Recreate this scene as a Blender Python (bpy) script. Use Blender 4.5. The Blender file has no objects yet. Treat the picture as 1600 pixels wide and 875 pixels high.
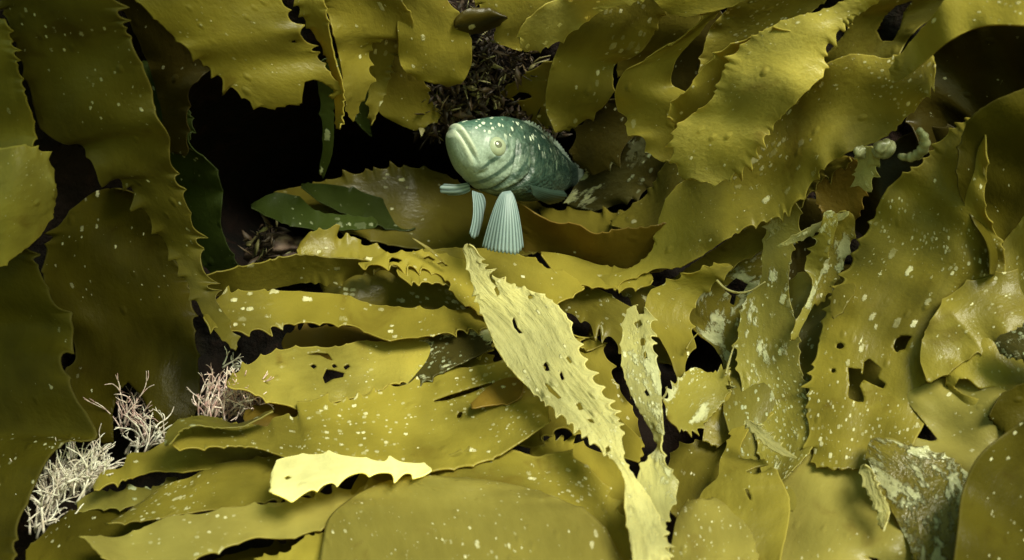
import bpy, math, random
import numpy as np
from mathutils import Vector, Matrix

SC = bpy.context.scene
COL = SC.collection
# ------------------------------------------------------------------ camera
PITCH = math.radians(12.0)
W1 = 0.864                                   # picture width at one metre
CAM = np.array((0.0, 0.0, 1.6))
RIGHT = np.array((1.0, 0.0, 0.0))
FWD = np.array((0.0, math.cos(PITCH), -math.sin(PITCH)))
UP = np.array((0.0, math.sin(PITCH), math.cos(PITCH)))
cam_d = bpy.data.cameras.new('camera')
cam = bpy.data.objects.new('camera', cam_d)
COL.objects.link(cam)
cam.location = CAM
cam.rotation_euler = (math.pi / 2 - PITCH, 0, 0)
cam_d.sensor_width = 36.0
cam_d.lens = 36.0 / W1
cam_d.clip_start = 0.02
cam_d.clip_end = 200.0
cam_d.dof.use_dof = True
cam_d.dof.focus_distance = 1.02
cam_d.dof.aperture_fstop = 6.0
SC.camera = cam
# ------------------------------------------------------------------ light
sun_dir = 0.40 * RIGHT + 0.64 * UP - 0.62 * FWD          # towards the sun
sun_dir = sun_dir / np.linalg.norm(sun_dir)
SUN_EL = math.asin(sun_dir[2])
world = bpy.data.worlds.new("World")
SC.world = world
world.use_nodes = True
wn = world.node_tree
for n in list(wn.nodes):
    wn.nodes.remove(n)
sky = wn.nodes.new('ShaderNodeTexSky')
sky.sky_type = 'NISHITA'
sky.sun_disc = False
sky.sun_elevation = SUN_EL
sky.sun_rotation = math.atan2(sun_dir[0], sun_dir[1])
tint = wn.nodes.new('ShaderNodeMix'); tint.data_type = 'RGBA'; tint.blend_type = 'MULTIPLY'
tint.inputs[0].default_value = 1.0
tint.inputs[7].default_value = (0.95, 1.0, 0.42, 1)      # daylight filtered by green sea water
bg = wn.nodes.new('ShaderNodeBackground'); bg.inputs[1].default_value = 0.05
wo = wn.nodes.new('ShaderNodeOutputWorld')
wn.links.new(sky.outputs[0], tint.inputs[6])
wn.links.new(tint.outputs[2], bg.inputs[0])
wn.links.new(bg.outputs[0], wo.inputs[0])
sun_l = bpy.data.lights.new('sun', 'SUN')
sun_l.energy = 1.5
sun_l.angle = math.radians(26.0)
sun_l.color = (1.0, 0.98, 0.78)
sun = bpy.data.objects.new('sun', sun_l)
COL.objects.link(sun)
sun.location = (0, 0, 6)
sun.rotation_euler = Vector(sun_dir).to_track_quat('Z', 'Y').to_euler()
SC.view_settings.view_transform = 'Standard'
SC.view_settings.look = 'None'
SC.view_settings.exposure = 2.25
SC.view_settings.gamma = 1.0
SC.view_settings.use_curve_mapping = False

# ------------------------------------------------------------------ helpers
RNG = np.random.default_rng(11)
random.seed(11)

def P(px, py, z):
    """photograph coordinates and distance along the view -> a world point (arrays allowed)"""
    px = np.asarray(px, float); py = np.asarray(py, float); z = np.asarray(z, float)
    k = W1 / 1600.0
    return (CAM + z[..., None] * FWD + ((px - 800) * k * z)[..., None] * RIGHT
            + ((437.5 - py) * k * z)[..., None] * UP)

def hermite(xs, ys, x):
    """smooth cubic through (xs, ys); ys may be (n, m); x array"""
    xs = np.asarray(xs, float); ys = np.asarray(ys, float)
    m = np.gradient(ys, xs, axis=0)
    x = np.clip(x, xs[0], xs[-1])
    i = np.clip(np.searchsorted(xs, x, side='right') - 1, 0, len(xs) - 2)
    h = xs[i + 1] - xs[i]
    t = (x - xs[i]) / h
    return i, h, t, m

SX = np.array([-400, -200, 200, 500, 800, 1100, 1400, 1800, 2000], float)
SY = np.array([-400, -200, 0, 200, 400, 600, 800, 1100, 1300], float)
SZ = np.array([
    [.70, .74, .82, .90, .95, .92, .84, .76, .72],
    [.72, .76, .84, .92, .97, .94, .86, .78, .74],
    [.76, .80, .87, .95, 1.0, .96, .90, .82, .78],
    [.78, .82, .92, 1.0, 1.08, 1.0, .92, .84, .80],
    [.80, .84, .95, 1.05, 1.07, 1.02, .94, .86, .82],
    [.80, .84, .92, .97, .97, .96, .90, .84, .80],
    [.76, .80, .86, .87, .86, .86, .84, .80, .76],
    [.66, .70, .72, .70, .68, .70, .70, .68, .64],
    [.60, .62, .62, .60, .58, .60, .60, .58, .56]])

def _cr(xs, x):
    i, h, t, _ = hermite(xs, np.zeros((len(xs),)), x)
    return i, h, t

def S(px, py):
    px = np.asarray(px, float); py = np.asarray(py, float)
    gx = np.gradient(SZ, SX, axis=1)
    i, h, t = _cr(SX, px)
    h00 = 2*t**3-3*t**2+1; h10 = t**3-2*t**2+t; h01 = -2*t**3+3*t**2; h11 = t**3-t**2
    rows = []
    for r in range(len(SY)):
        rows.append(h00*SZ[r][i] + h10*h*gx[r][i] + h01*SZ[r][i+1] + h11*h*gx[r][i+1])
    rows = np.stack(rows)                                   # (ny, ...)
    gy = np.gradient(rows, SY, axis=0)
    j, h, t = _cr(SY, py)
    h00 = 2*t**3-3*t**2+1; h10 = t**3-2*t**2+t; h01 = -2*t**3+3*t**2; h11 = t**3-t**2
    pick = lambda a, k: np.take_along_axis(a, k[None], axis=0)[0]
    return h00*pick(rows, j) + h10*h*pick(gy, j) + h01*pick(rows, j+1) + h11*h*pick(gy, j+1)

LOC = {}
def link(name, verts, faces, mat, parent=None, smooth=True, thick=0.0, origin=None):
    verts = np.asarray(verts, float)
    if origin is None:
        origin = LOC[parent.name] if parent is not None else verts.mean(axis=0)
    origin = np.asarray(origin, float)
    me = bpy.data.meshes.new(name)
    me.from_pydata((verts - origin).tolist(), [], faces if isinstance(faces, list) else faces.tolist())
    me.update()
    if smooth:
        me.polygons.foreach_set('use_smooth', [True] * len(me.polygons))
    me.materials.append(mat)
    o = bpy.data.objects.new(name, me)
    COL.objects.link(o)
    if parent is not None:
        o.parent = parent
        o.location = origin - LOC[parent.name]
    else:
        o.location = origin
    LOC[o.name] = origin
    if thick:
        s = o.modifiers.new('thickness', 'SOLIDIFY'); s.thickness = thick; s.offset = 0.0
    return o

def empty(name, loc):
    o = bpy.data.objects.new(name, None)
    o.empty_display_size = 0.02
    COL.objects.link(o); o.location = loc; LOC[o.name] = np.asarray(loc, float)
    return o

def tag(o, label=None, cat=None, group=None, kind=None):
    if label: o['label'] = label
    if cat: o['category'] = cat
    if group: o['group'] = group
    if kind: o['kind'] = kind
    return o

# ------------------------------------------------------------------ materials
class N:
    def __init__(s, name):
        s.m = bpy.data.materials.new(name); s.m.use_nodes = True
        s.t = s.m.node_tree
        for n in list(s.t.nodes): s.t.nodes.remove(n)
        s.out = s.new('ShaderNodeOutputMaterial')
    def new(s, kind, **kw):
        n = s.t.nodes.new(kind)
        for k, v in kw.items(): setattr(n, k, v)
        return n
    def put(s, sock, v):
        if hasattr(v, 'is_output'): s.t.links.new(v, sock)
        else: sock.default_value = v
    def math(s, op, a, b=0.0, c=0.0, clamp=False):
        n = s.new('ShaderNodeMath', operation=op, use_clamp=clamp)
        s.put(n.inputs[0], a); s.put(n.inputs[1], b); s.put(n.inputs[2], c)
        return n.outputs[0]
    def ramp(s, v, a, b, lo=0.0, hi=1.0):
        n = s.new('ShaderNodeMapRange', interpolation_type='SMOOTHSTEP')
        s.put(n.inputs[0], v); s.put(n.inputs[1], a); s.put(n.inputs[2], b); s.put(n.inputs[3], lo); s.put(n.inputs[4], hi)
        return n.outputs[0]
    def mix(s, f, a, b, blend='MIX'):
        n = s.new('ShaderNodeMix', data_type='RGBA', blend_type=blend)
        s.put(n.inputs[0], f)
        for k, v in ((6, a), (7, b)):
            s.put(n.inputs[k], v if hasattr(v, 'is_output') else (*v, 1) if len(v) == 3 else v)
        return n.outputs[2]
    def noise(s, vec, scale, detail=2.0, rough=0.5, dist=0.0):
        n = s.new('ShaderNodeTexNoise')
        s.put(n.inputs['Vector'], vec); n.inputs['Scale'].default_value = scale
        n.inputs['Detail'].default_value = detail; n.inputs['Roughness'].default_value = rough
        n.inputs['Distortion'].default_value = dist
        return n
    def map(s, vec, scale=(1, 1, 1), loc=(0, 0, 0), rot=(0, 0, 0)):
        n = s.new('ShaderNodeMapping')
        s.put(n.inputs[0], vec); n.inputs[1].default_value = loc; n.inputs[2].default_value = rot; n.inputs[3].default_value = scale
        return n.outputs[0]
    def flecks(s, vec, scale, density, size=0.42, squash=0.5, cluster=9.0, clo=0.42, chi=0.6):
        """angular pale flecks of many sizes gathered in loose patches"""
        wob = s.noise(vec, scale * 1.7, 1.0)
        v2 = s.new('ShaderNodeVectorMath', operation='MULTIPLY_ADD')
        s.put(v2.inputs[0], wob.outputs['Color']); v2.inputs[1].default_value = (0.42/scale,) * 3; s.put(v2.inputs[2], vec)
        wob2 = s.noise(vec, scale * 5.5, 1.0)
        v3 = s.new('ShaderNodeVectorMath', operation='MULTIPLY_ADD')
        s.put(v3.inputs[0], wob2.outputs['Color']); v3.inputs[1].default_value = (0.30/scale,) * 3; s.put(v3.inputs[2], v2.outputs[0]); v2 = v3
        vo = s.new('ShaderNodeTexVoronoi', distance='MINKOWSKI')
        s.put(vo.inputs['Vector'], s.map(v2.outputs[0], (1, squash, 1)))
        vo.inputs['Scale'].default_value = scale
        vo.inputs['Exponent'].default_value = 3.0
        sp = s.new('ShaderNodeSeparateColor'); s.put(sp.inputs[0], vo.outputs['Color'])
        rad = s.math('MULTIPLY', s.math('DIVIDE', s.math('SUBTRACT', sp.outputs[0], 1 - density), density), size)
        cl = s.ramp(s.noise(vec, cluster, 2.0).outputs[0], clo, chi)
        rad = s.math('MULTIPLY', s.math('POWER', rad, 1.25), cl)
        return s.math('MULTIPLY', s.ramp(s.math('SUBTRACT', rad, vo.outputs['Distance']), 0.0, 0.12), s.ramp(sp.outputs[1], 0.0, 0.9, 0.25, 1.0))

def kelp(name, base, spots=0.25, spot_col=(0.74, 0.73, 0.47), spot_scale=85, wrinkle=0.35, crust=0.0, rough=0.36,
         transl=0.36, veins=0.25, rim=0.40, mottle=0.35, ribs=0.0, spec=0.16):
    s = N(name)
    uv = s.new('ShaderNodeUVMap').outputs[0]
    base = np.array(base)
    lo, hi = base * (1 - mottle), base * (1 + mottle)
    n1 = s.ramp(s.noise(uv, 11, 3.0, 0.55).outputs[0], 0.32, 0.68)
    col = s.mix(n1, tuple(lo), tuple(hi))
    n2 = s.ramp(s.noise(s.map(uv, (1, 0.25, 1)), 90, 4.0, 0.65).outputs[0], 0.3, 0.75)
    col = s.mix(s.math('MULTIPLY', n2, veins), col, tuple(base * np.array((1.55, 1.6, 1.9))))
    rnd = s.new('ShaderNodeObjectInfo').outputs['Random']
    col = s.mix(1.0, col, s.mix(rnd, (0.87, 0.86, 0.80), (1.16, 1.17, 1.25)), 'MULTIPLY')
    # browner worn stains
    n3 = s.ramp(s.noise(uv, 24, 3.0, 0.6, 0.6).outputs[0], 0.58, 0.78)
    col = s.mix(s.math('MULTIPLY', n3, 0.62), col, tuple(base * np.array((0.62, 0.50, 0.45))))
    # pale thin margin
    ed = s.new('ShaderNodeAttribute', attribute_name='edge').outputs['Fac']
    col = s.mix(s.math('MULTIPLY', s.ramp(ed, 0.95, 0.995), rim), col, tuple(base * 1.9 + 0.03))
    hgt = s.math('MULTIPLY', s.noise(s.map(uv, (1, 0.4, 1)), 55, 5.0, 0.6).outputs[0], 1.0)
    hgt2 = s.noise(uv, 240, 3.0, 0.6).outputs[0]
    hgt = s.math('MULTIPLY_ADD', hgt2, 0.3, hgt)
    if ribs > 0:
        rb = s.noise(s.map(uv, (1, 0.16, 1)), 210, 3.0, 0.55, 0.4).outputs[0]
        hgt = s.math('MULTIPLY_ADD', rb, ribs, hgt)
        col = s.mix(s.math('MULTIPLY', s.ramp(rb, 0.52, 0.36), 0.35), col, tuple(base * 0.55))
    bl = s.new('ShaderNodeTexVoronoi'); s.put(bl.inputs['Vector'], s.map(uv, (1, 0.6, 1), (2.2, 9.1, 0))); bl.inputs['Scale'].default_value = 105
    bs = s.new('ShaderNodeSeparateColor'); s.put(bs.inputs[0], bl.outputs['Color'])
    hgt = s.math('MULTIPLY_ADD', s.math('MULTIPLY', s.ramp(bl.outputs['Distance'], 0.34, 0.05), s.ramp(bs.outputs[0], 0.70, 0.95)), 0.8, hgt)
    ro = rough
    if spots > 0:
        f1 = s.flecks(uv, spot_scale * 1.9, min(spots * 1.5, 0.85), 0.52, 0.48, 9, 0.42, 0.60)
        f2 = s.flecks(s.map(uv, loc=(3.1, 1.7, 0)), spot_scale * 3.1, min(spots * 1.5, 0.85), 0.52, 0.55, 12, 0.42, 0.58)
        f3 = s.flecks(s.map(uv, loc=(7.3, 4.1, 0)), spot_scale * 5.0, min(spots * 1.2, 0.7), 0.6, 0.6, 7, 0.40, 0.62)
        f = s.math('MAXIMUM', s.math('MAXIMUM', f1, f2), f3)
        tone = s.noise(uv, 300, 2.0).outputs[0]
        sc = s.mix(s.ramp(tone, 0.3, 0.7), tuple(np.array(spot_col) * 0.75), spot_col)
        col = s.mix(s.math('MULTIPLY', f, s.ramp(s.noise(uv, 60, 1.0).outputs[0], 0.3, 0.6, 0.45, 1.0)), col, sc)
        hgt = s.math('MULTIPLY_ADD', f, 0.5, hgt)
    if crust > 0:
        cn = s.noise(s.map(uv, (1, 0.5, 1)), 58, 6.0, 0.66, 0.15)
        c = s.ramp(cn.outputs[0], 0.62 - crust * 0.25, 0.68 - crust * 0.25)
        big = s.ramp(s.noise(uv, 10, 1.0).outputs[0], 0.35, 0.6)
        c = s.math('MULTIPLY', c, big)
        ct = s.noise(uv, 200, 3.0).outputs[0]
        col = s.mix(c, col, s.mix(ct, (0.30, 0.31, 0.17), (0.72, 0.74, 0.48)))
        hgt = s.math('MULTIPLY_ADD', c, 0.9, hgt)
    b = s.new('ShaderNodeBump'); b.inputs['Strength'].default_value = wrinkle; b.inputs['Distance'].default_value = 0.004
    s.put(b.inputs['Height'], hgt)
    p = s.new('ShaderNodeBsdfPrincipled')
    s.put(p.inputs['Base Color'], col); p.inputs['Roughness'].default_value = ro
    p.inputs['Specular IOR Level'].default_value = spec
    s.put(p.inputs['Normal'], b.outputs[0])
    p.inputs['Coat Weight'].default_value = min(1.0, spec * 0.8); p.inputs['Coat Roughness'].default_value = 0.16; p.inputs['Coat IOR'].default_value = 1.4
    s.put(p.inputs['Coat Normal'], b.outputs[0])
    t = s.new('ShaderNodeBsdfTranslucent')
    s.put(t.inputs[0], s.mix(1.0, col, (1.9, 1.6, 0.7), 'MULTIPLY')); s.put(t.inputs['Normal'], b.outputs[0])
    mx = s.new('ShaderNodeMixShader'); mx.inputs[0].default_value = transl
    s.put(mx.inputs[1], p.outputs[0]); s.put(mx.inputs[2], t.outputs[0])
    s.put(s.out.inputs[0], mx.outputs[0])
    return s.m

OL = np.array((0.156, 0.129, 0.0185))
M = {
    'olive':   kelp('kelp_olive', OL, 0.12),
    'olive_s': kelp('kelp_olive_specked', OL, 0.48),
    'smooth':  kelp('kelp_smooth', (0.235, 0.202, 0.046), 0.22, wrinkle=0.24, veins=0.22, mottle=0.16, spot_scale=110, rim=0.12),
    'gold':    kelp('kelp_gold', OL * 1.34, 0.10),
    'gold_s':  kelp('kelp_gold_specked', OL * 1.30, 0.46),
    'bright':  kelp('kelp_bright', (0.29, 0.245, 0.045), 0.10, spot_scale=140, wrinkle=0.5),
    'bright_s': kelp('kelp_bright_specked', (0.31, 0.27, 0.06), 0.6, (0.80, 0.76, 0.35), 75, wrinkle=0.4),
    'shade':   kelp('kelp_shaded_olive', OL * 0.68, 0.08, spec=0.15, rim=0.3),  # olive copy toned down, with the shade put into the colour
    'dark':    kelp('kelp_dark_shaded', (0.060, 0.049, 0.005), 0.08, spec=0.04, rim=0.25),  # dark kelp, with shade of left and corner blades put into the colour
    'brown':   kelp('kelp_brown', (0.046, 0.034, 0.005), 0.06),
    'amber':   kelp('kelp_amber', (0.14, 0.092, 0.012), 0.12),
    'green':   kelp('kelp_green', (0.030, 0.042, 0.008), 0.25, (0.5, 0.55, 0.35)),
    'mossy':   kelp('kelp_mossy', (0.160, 0.140, 0.026), 0.40, (0.55, 0.60, 0.40)),
    'pale':    kelp('kelp_pale', (0.38, 0.36, 0.15), 0.45, (0.80, 0.80, 0.50), 90, wrinkle=0.85, veins=0.35, ribs=0.9, mottle=0.3),
    'cream':   kelp('kelp_cream', (0.68, 0.68, 0.36), 0.0, wrinkle=0.45, mottle=0.2),
    'crust':   kelp('kelp_crusted', OL * 1.1, 0.30, crust=0.45, wrinkle=0.5),
    'crustd':  kelp('kelp_dark_crusted', (0.05, 0.042, 0.010), 0.5, (0.5, 0.55, 0.36), crust=0.40, wrinkle=0.5),
    'crustw':  kelp('kelp_white_crusted', (0.165, 0.135, 0.020), 0.45, (0.80, 0.82, 0.56), crust=0.50, wrinkle=0.9, rough=0.25, spec=0.4),
    'mossyc':  kelp('kelp_mossy_crusted', (0.185, 0.160, 0.026), 0.5, (0.66, 0.68, 0.42), 95, wrinkle=0.45, crust=0.26, spec=0.3),
    'palec':   kelp('kelp_pale_crusted', (0.36, 0.34, 0.13), 0.5, (0.76, 0.78, 0.52), 90, wrinkle=0.6, crust=0.42, ribs=0.4),
}

# ------------------------------------------------------------------ kelp blades
def resample(pts, n):
    p = np.asarray(pts, float)
    d = np.r_[0, np.cumsum(np.hypot(*np.diff(p, axis=0).T))]
    m = np.gradient(p, d, axis=0) if len(p) > 2 else np.repeat(np.diff(p, axis=0) / d[-1], 2, axis=0)
    # limit tangents (centripetal feel): average of unit chord directions
    x = np.linspace(0, d[-1], n)
    i = np.clip(np.searchsorted(d, x, side='right') - 1, 0, len(d) - 2)
    h = (d[i+1] - d[i])[:, None]; t = ((x - d[i])[:, None]) / h
    q = ((2*t**3-3*t**2+1)*p[i] + (t**3-2*t**2+t)*h*m[i] + (-2*t**3+3*t**2)*p[i+1] + (t**3-t**2)*h*m[i+1])
    return q, d[-1]

def teeth(edge, other, amp, spacing, rng):
    """hooked teeth with round bays between them along one margin (offset vectors in picture units)"""
    n = len(edge)
    seg = np.hypot(*np.diff(edge, axis=0).T)
    d = np.r_[0, np.cumsum(seg)]
    L = d[-1]
    pos = [-spacing * rng.uniform(0, 1)]
    while pos[-1] < L + spacing:
        pos.append(pos[-1] + 1.12 * spacing * rng.uniform(0.35, 1.8))
    pos = np.array(pos); a = 1.95 * amp * rng.uniform(0.2, 1.35, len(pos)) * np.clip(0.75 + 0.6 * np.sin(np.cumsum(rng.uniform(0.1, 0.9, len(pos)))), 0.15, 1.3)
    k = np.clip(np.searchsorted(pos, d, side='right') - 1, 0, len(pos) - 2)
    f = (d - pos[k]) / (pos[k+1] - pos[k])
    w = np.abs(2*f - 1) ** 2.9
    h = np.where(f < 0.5, a[k], a[k+1]) * w
    tan = np.gradient(edge, axis=0); tan /= np.maximum(np.hypot(*tan.T), 1e-6)[:, None]
    nor = np.c_[-tan[:, 1], tan[:, 0]]
    out = edge - other
    nor *= np.sign(np.sum(nor * out, axis=1) + 1e-9)[:, None]
    fade = np.clip(np.minimum(np.arange(n), np.arange(n)[::-1]) / 4.0, 0, 1)
    return (nor + 0.45 * tan) * (h * fade)[:, None]

def inside(px, py, poly):
    poly = np.asarray(poly, float); c = np.zeros(px.shape, bool)
    j = len(poly) - 1
    for i in range(len(poly)):
        xi, yi = poly[i]; xj, yj = poly[j]
        if yi != yj:
            c ^= ((yi > py) != (yj > py)) & (px < (xj - xi) * (py - yi) / (yj - yi) + xi)
        j = i
    return c

COLS = np.array([0, .012, .03, .06, .11, .18, .26, .35, .45, .55, .65, .74, .82, .89, .94, .97, .988, 1.0])
COLS_FINE = np.unique(np.round(np.r_[COLS[:5], np.linspace(.14, .86, 31), COLS[-5:]], 4))
def blade(label, L, mat, A, B, dA=0, dB=0, arch=0, tooth=(6, 6, 22), ruffle=2.5, holes=(), und=7.0,
          parent=None, name='kelp_frond', group='toothed kelp blades crowding the reef', thick=0.0012, p0=None):
    rng = np.random.default_rng(abs(hash_str(label)) % 2**31)
    und *= 1.35 if group.startswith('kelp blades heaped') else 1.2 if group.startswith('kelp blades lying') else 1.0
    _, lA = resample(A, 8); _, lB = resample(B, 8)
    n = int(np.clip(max(lA, lB) / (3.0 if not holes else 2.5), 24, 300))
    ea, _ = resample(A, n); eb, _ = resample(B, n)
    if tooth[0]: ta = teeth(ea, eb, tooth[0], tooth[2], rng)
    else: ta = np.zeros_like(ea)
    if tooth[1]: tb = teeth(eb, ea, tooth[1], tooth[2], rng)
    else: tb = np.zeros_like(eb)
    if p0 is None:
        cx, cy = (ea[0] + eb[0]) / 2
        p0 = 0.12 if (0 < cx < 1600 and 0 < cy < 875) else 1.0
    if p0 < 1:                                                    # rounded base
        wd = max(np.hypot(*(ea[0] - eb[0])), 10)
        tt = np.clip(np.arange(n) / (n - 1) * max(lA, lB) / (0.75 * wd), 0, 1)
        kf = p0 + (1 - p0) * np.sqrt(1 - (1 - tt) ** 2)
        mid = (ea + eb) / 2
        ea = mid + (ea - mid) * kf[:, None]; eb = mid + (eb - mid) * kf[:, None]
    s = COLS_FINE if holes else COLS
    m = len(s)
    g = ea[:, None, :] * (1 - s)[None, :, None] + eb[:, None, :] * s[None, :, None]
    keep = None
    if holes:
        cx = (g[:-1, :-1, 0] + g[1:, 1:, 0]) / 2; cy = (g[:-1, :-1, 1] + g[1:, 1:, 1]) / 2
        keep = np.ones(cx.shape, bool)
        for h in holes: keep &= ~inside(cx, cy, h)
        pad_k = np.pad(keep, 1, constant_values=True)
        anyrem = ~(pad_k[:-1, :-1] & pad_k[1:, :-1] & pad_k[:-1, 1:] & pad_k[1:, 1:])
        for a_, b_ in np.argwhere(anyrem):
            q = g[a_, b_]; best = None
            for h in holes:
                hp = np.asarray(h, float); nx = np.roll(hp, -1, 0); e_ = nx - hp
                tt = np.clip(np.sum((q - hp) * e_, 1) / np.maximum(np.sum(e_ * e_, 1), 1e-9), 0, 1)
                c_ = hp + e_ * tt[:, None]; dd = np.hypot(*(q - c_).T); k_ = dd.argmin()
                if best is None or dd[k_] < best[0]: best = (dd[k_], c_[k_])
            if best[0] < 9: g[a_, b_] = q + (best[1] - q) * 0.9
    wpx = np.hypot(*(ea - eb).T)                                  # width per row
    lim = np.clip(14.0 / np.maximum(wpx, 1), 0.06, 0.5)
    wa = np.clip(1 - s[None, :] / lim[:, None], 0, 1) ** 1.0
    wb = np.clip(1 - (1 - s)[None, :] / lim[:, None], 0, 1) ** 1.0
    g = g + ta[:, None, :] * wa[..., None] + tb[:, None, :] * wb[..., None]
    t = np.linspace(0, 1, n)
    # ragged end
    en = rng.normal(0, 1, m); en = np.convolve(np.pad(en, 1, 'edge'), [.25, .5, .25], 'valid')
    dirn = (g[-1] - g[-3]); dirn /= np.maximum(np.hypot(*dirn.T), 1e-6)[:, None]
    g[-1] += dirn * (en * min(4.0, wpx[-1] * 0.12))[:, None]
    def along(v):
        v = np.atleast_1d(np.asarray(v, float))
        return np.interp(t, np.linspace(0, 1, len(v)), v) if len(v) > 1 else np.full(n, v[0])
    px, py = g[..., 0], g[..., 1]
    zc = 0.9
    k = W1 / 1600 * zc
    vv = t[:, None] * max(lA, lB) * k * np.ones((1, m))
    uu = (s[None, :] - 0.5) * np.maximum(wpx, 6)[:, None] * k
    off = along(dA)[:, None] * (1 - s) + along(dB)[:, None] * s + np.asarray(arch) * (4 * s * (1 - s))[None, :]
    for lam, kf_ in ((0.16, 1.0), (0.09, 1.0), (0.055, 1.0), (0.036, 0.32)):
        th = rng.uniform(0, 2 * math.pi); ph = rng.uniform(0, 2 * math.pi)
        off = off + kf_ * und * (lam / 0.16) ** 0.8 * np.sin(2 * math.pi / lam * (np.cos(th) * uu + np.sin(th) * vv) + ph) * 0.6
    ee = np.abs(2 * s - 1)
    e = np.clip((ee - 0.35) / 0.65, 0, 1) ** 1.6
    lam = rng.uniform(0.028, 0.05); ph = rng.uniform(0, 6.28, 2)
    ph_s = np.where(s < 0.5, ph[0], ph[1])[None, :]
    mod = 0.6 + 0.4 * np.sin(2 * math.pi * vv / 0.13 + ph[0] * 3)
    wf = np.clip(wpx / 90.0, 0.15, 1)[:, None]
    off = off + ruffle * e[None, :] * mod * np.sin(2 * math.pi * vv / lam + ph_s + 1.5 * np.sin(vv * 60)) * wf
    z = S(px, py) + 0.012 * L + off / 1000.0
    v = P(px, py, z).reshape(-1, 3)
    idx = np.arange(n * m).reshape(n, m)
    f = np.stack([idx[:-1, :-1], idx[:-1, 1:], idx[1:, 1:], idx[1:, :-1]], -1)
    if holes:
        f = f[keep]
    else:
        f = f.reshape(-1, 4)
    o = link(name, v, f, M[mat], parent, thick=thick, origin=None if parent is not None else v[m // 2])
    me = o.data
    ul = me.uv_layers.new(name='UVMap')
    u0, v0 = rng.uniform(0, 30, 2)
    uvs = np.c_[(uu.ravel() + u0), (vv.ravel() + v0)]
    li = np.empty(len(me.loops), int); me.loops.foreach_get('vertex_index', li)
    ul.data.foreach_set('uv', uvs[li].ravel())
    at = me.attributes.new('edge', 'FLOAT', 'POINT')
    at.data.foreach_set('value', np.repeat(ee[None, :], n, 0).ravel())
    if parent is None:
        tag(o, label, 'kelp', group)
    return o

def hash_str(x):
    h = 5381
    for c in x: h = (h * 33 + ord(c)) & 0x7fffffff
    return h
# ------------------------------------------------------------------ terrain: the reef face with its hollow
def make_terrain():
    xs = np.r_[np.linspace(-5200, -500, 24), np.linspace(-450, 2050, 170), np.linspace(2100, 6800, 24)]
    ys = np.r_[np.linspace(-3400, -500, 18), np.linspace(-450, 1300, 130), np.linspace(1350, 3600, 16)]
    X, Y = np.meshgrid(xs, ys)
    z = S(X, Y) + 0.155
    g = lambda cx, cy, sx, sy: np.exp(-(((X - cx) / sx) ** 2 + ((Y - cy) / sy) ** 2) ** 1.4)
    z = z + 0.50 * g(470, 250, 260, 150) + 0.34 * g(860, 270, 190, 110) + 0.10 * g(1130, 560, 60, 60)
    z = z - 0.03 * g(770, 120, 90, 90) + 0.10 * g(180, 480, 200, 330)
    for sc, am in ((260, .030), (120, .018), (60, .010), (28, .006), (14, .003)):
        for k in range(4):
            th = RNG.uniform(0, 6.28); ph = RNG.uniform(0, 6.28, 2)
            z = z + am * 0.5 * np.sin((X*np.cos(th)+Y*np.sin(th))/sc*2.2 + ph[0]) * np.sin((-X*np.sin(th)+Y*np.cos(th))/sc*2.0 + ph[1])
    # far from the picture the reef simply rolls away
    z = z + 0.0000006 * np.clip(np.abs(X - 800) - 1400, 0, None) ** 2 * 0.2
    k = W1 / 1600
    V = (CAM + z[..., None] * FWD + ((X - 800) * k * 0.95)[..., None] * RIGHT + ((437.5 - Y) * k * 0.95)[..., None] * UP)
    n, m = X.shape
    idx = np.arange(n * m).reshape(n, m)
    f = np.stack([idx[:-1, :-1], idx[1:, :-1], idx[1:, 1:], idx[:-1, 1:]], -1).reshape(-1, 4)
    s = N('reef_rock')
    oc = s.new('ShaderNodeTexCoord').outputs['Object']
    a = s.ramp(s.noise(oc, 14, 5.0, 0.6).outputs[0], 0.35, 0.65)
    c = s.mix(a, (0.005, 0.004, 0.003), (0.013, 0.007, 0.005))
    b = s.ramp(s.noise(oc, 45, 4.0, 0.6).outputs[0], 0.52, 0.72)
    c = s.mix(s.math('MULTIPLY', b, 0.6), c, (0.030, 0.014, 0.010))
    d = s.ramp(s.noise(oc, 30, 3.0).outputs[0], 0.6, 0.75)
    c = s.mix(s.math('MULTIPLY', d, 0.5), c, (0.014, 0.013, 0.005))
    p = s.new('ShaderNodeBsdfPrincipled'); s.put(p.inputs['Base Color'], c); p.inputs['Roughness'].default_value = 0.85
    p.inputs['Specular IOR Level'].default_value = 0.15
    bm = s.new('ShaderNodeBump'); bm.inputs['Strength'].default_value = 0.9; bm.inputs['Distance'].default_value = 0.01
    s.put(bm.inputs['Height'], s.noise(oc, 90, 6.0, 0.65).outputs[0]); s.put(p.inputs['Normal'], bm.outputs[0])
    s.put(s.out.inputs[0], p.outputs[0])
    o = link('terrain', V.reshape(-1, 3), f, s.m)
    tag(o, kind='structure')
make_terrain()

B = blade
TOP, LEFT_, RIGHT_, SLOPE, FRONT = ('kelp blades hanging above the hollow', 'dark kelp blades in the shade', 'kelp blades heaped in broad folds',
                                   'kelp blades lying across the slope', 'smooth kelp blades nearest the viewer')
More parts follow.
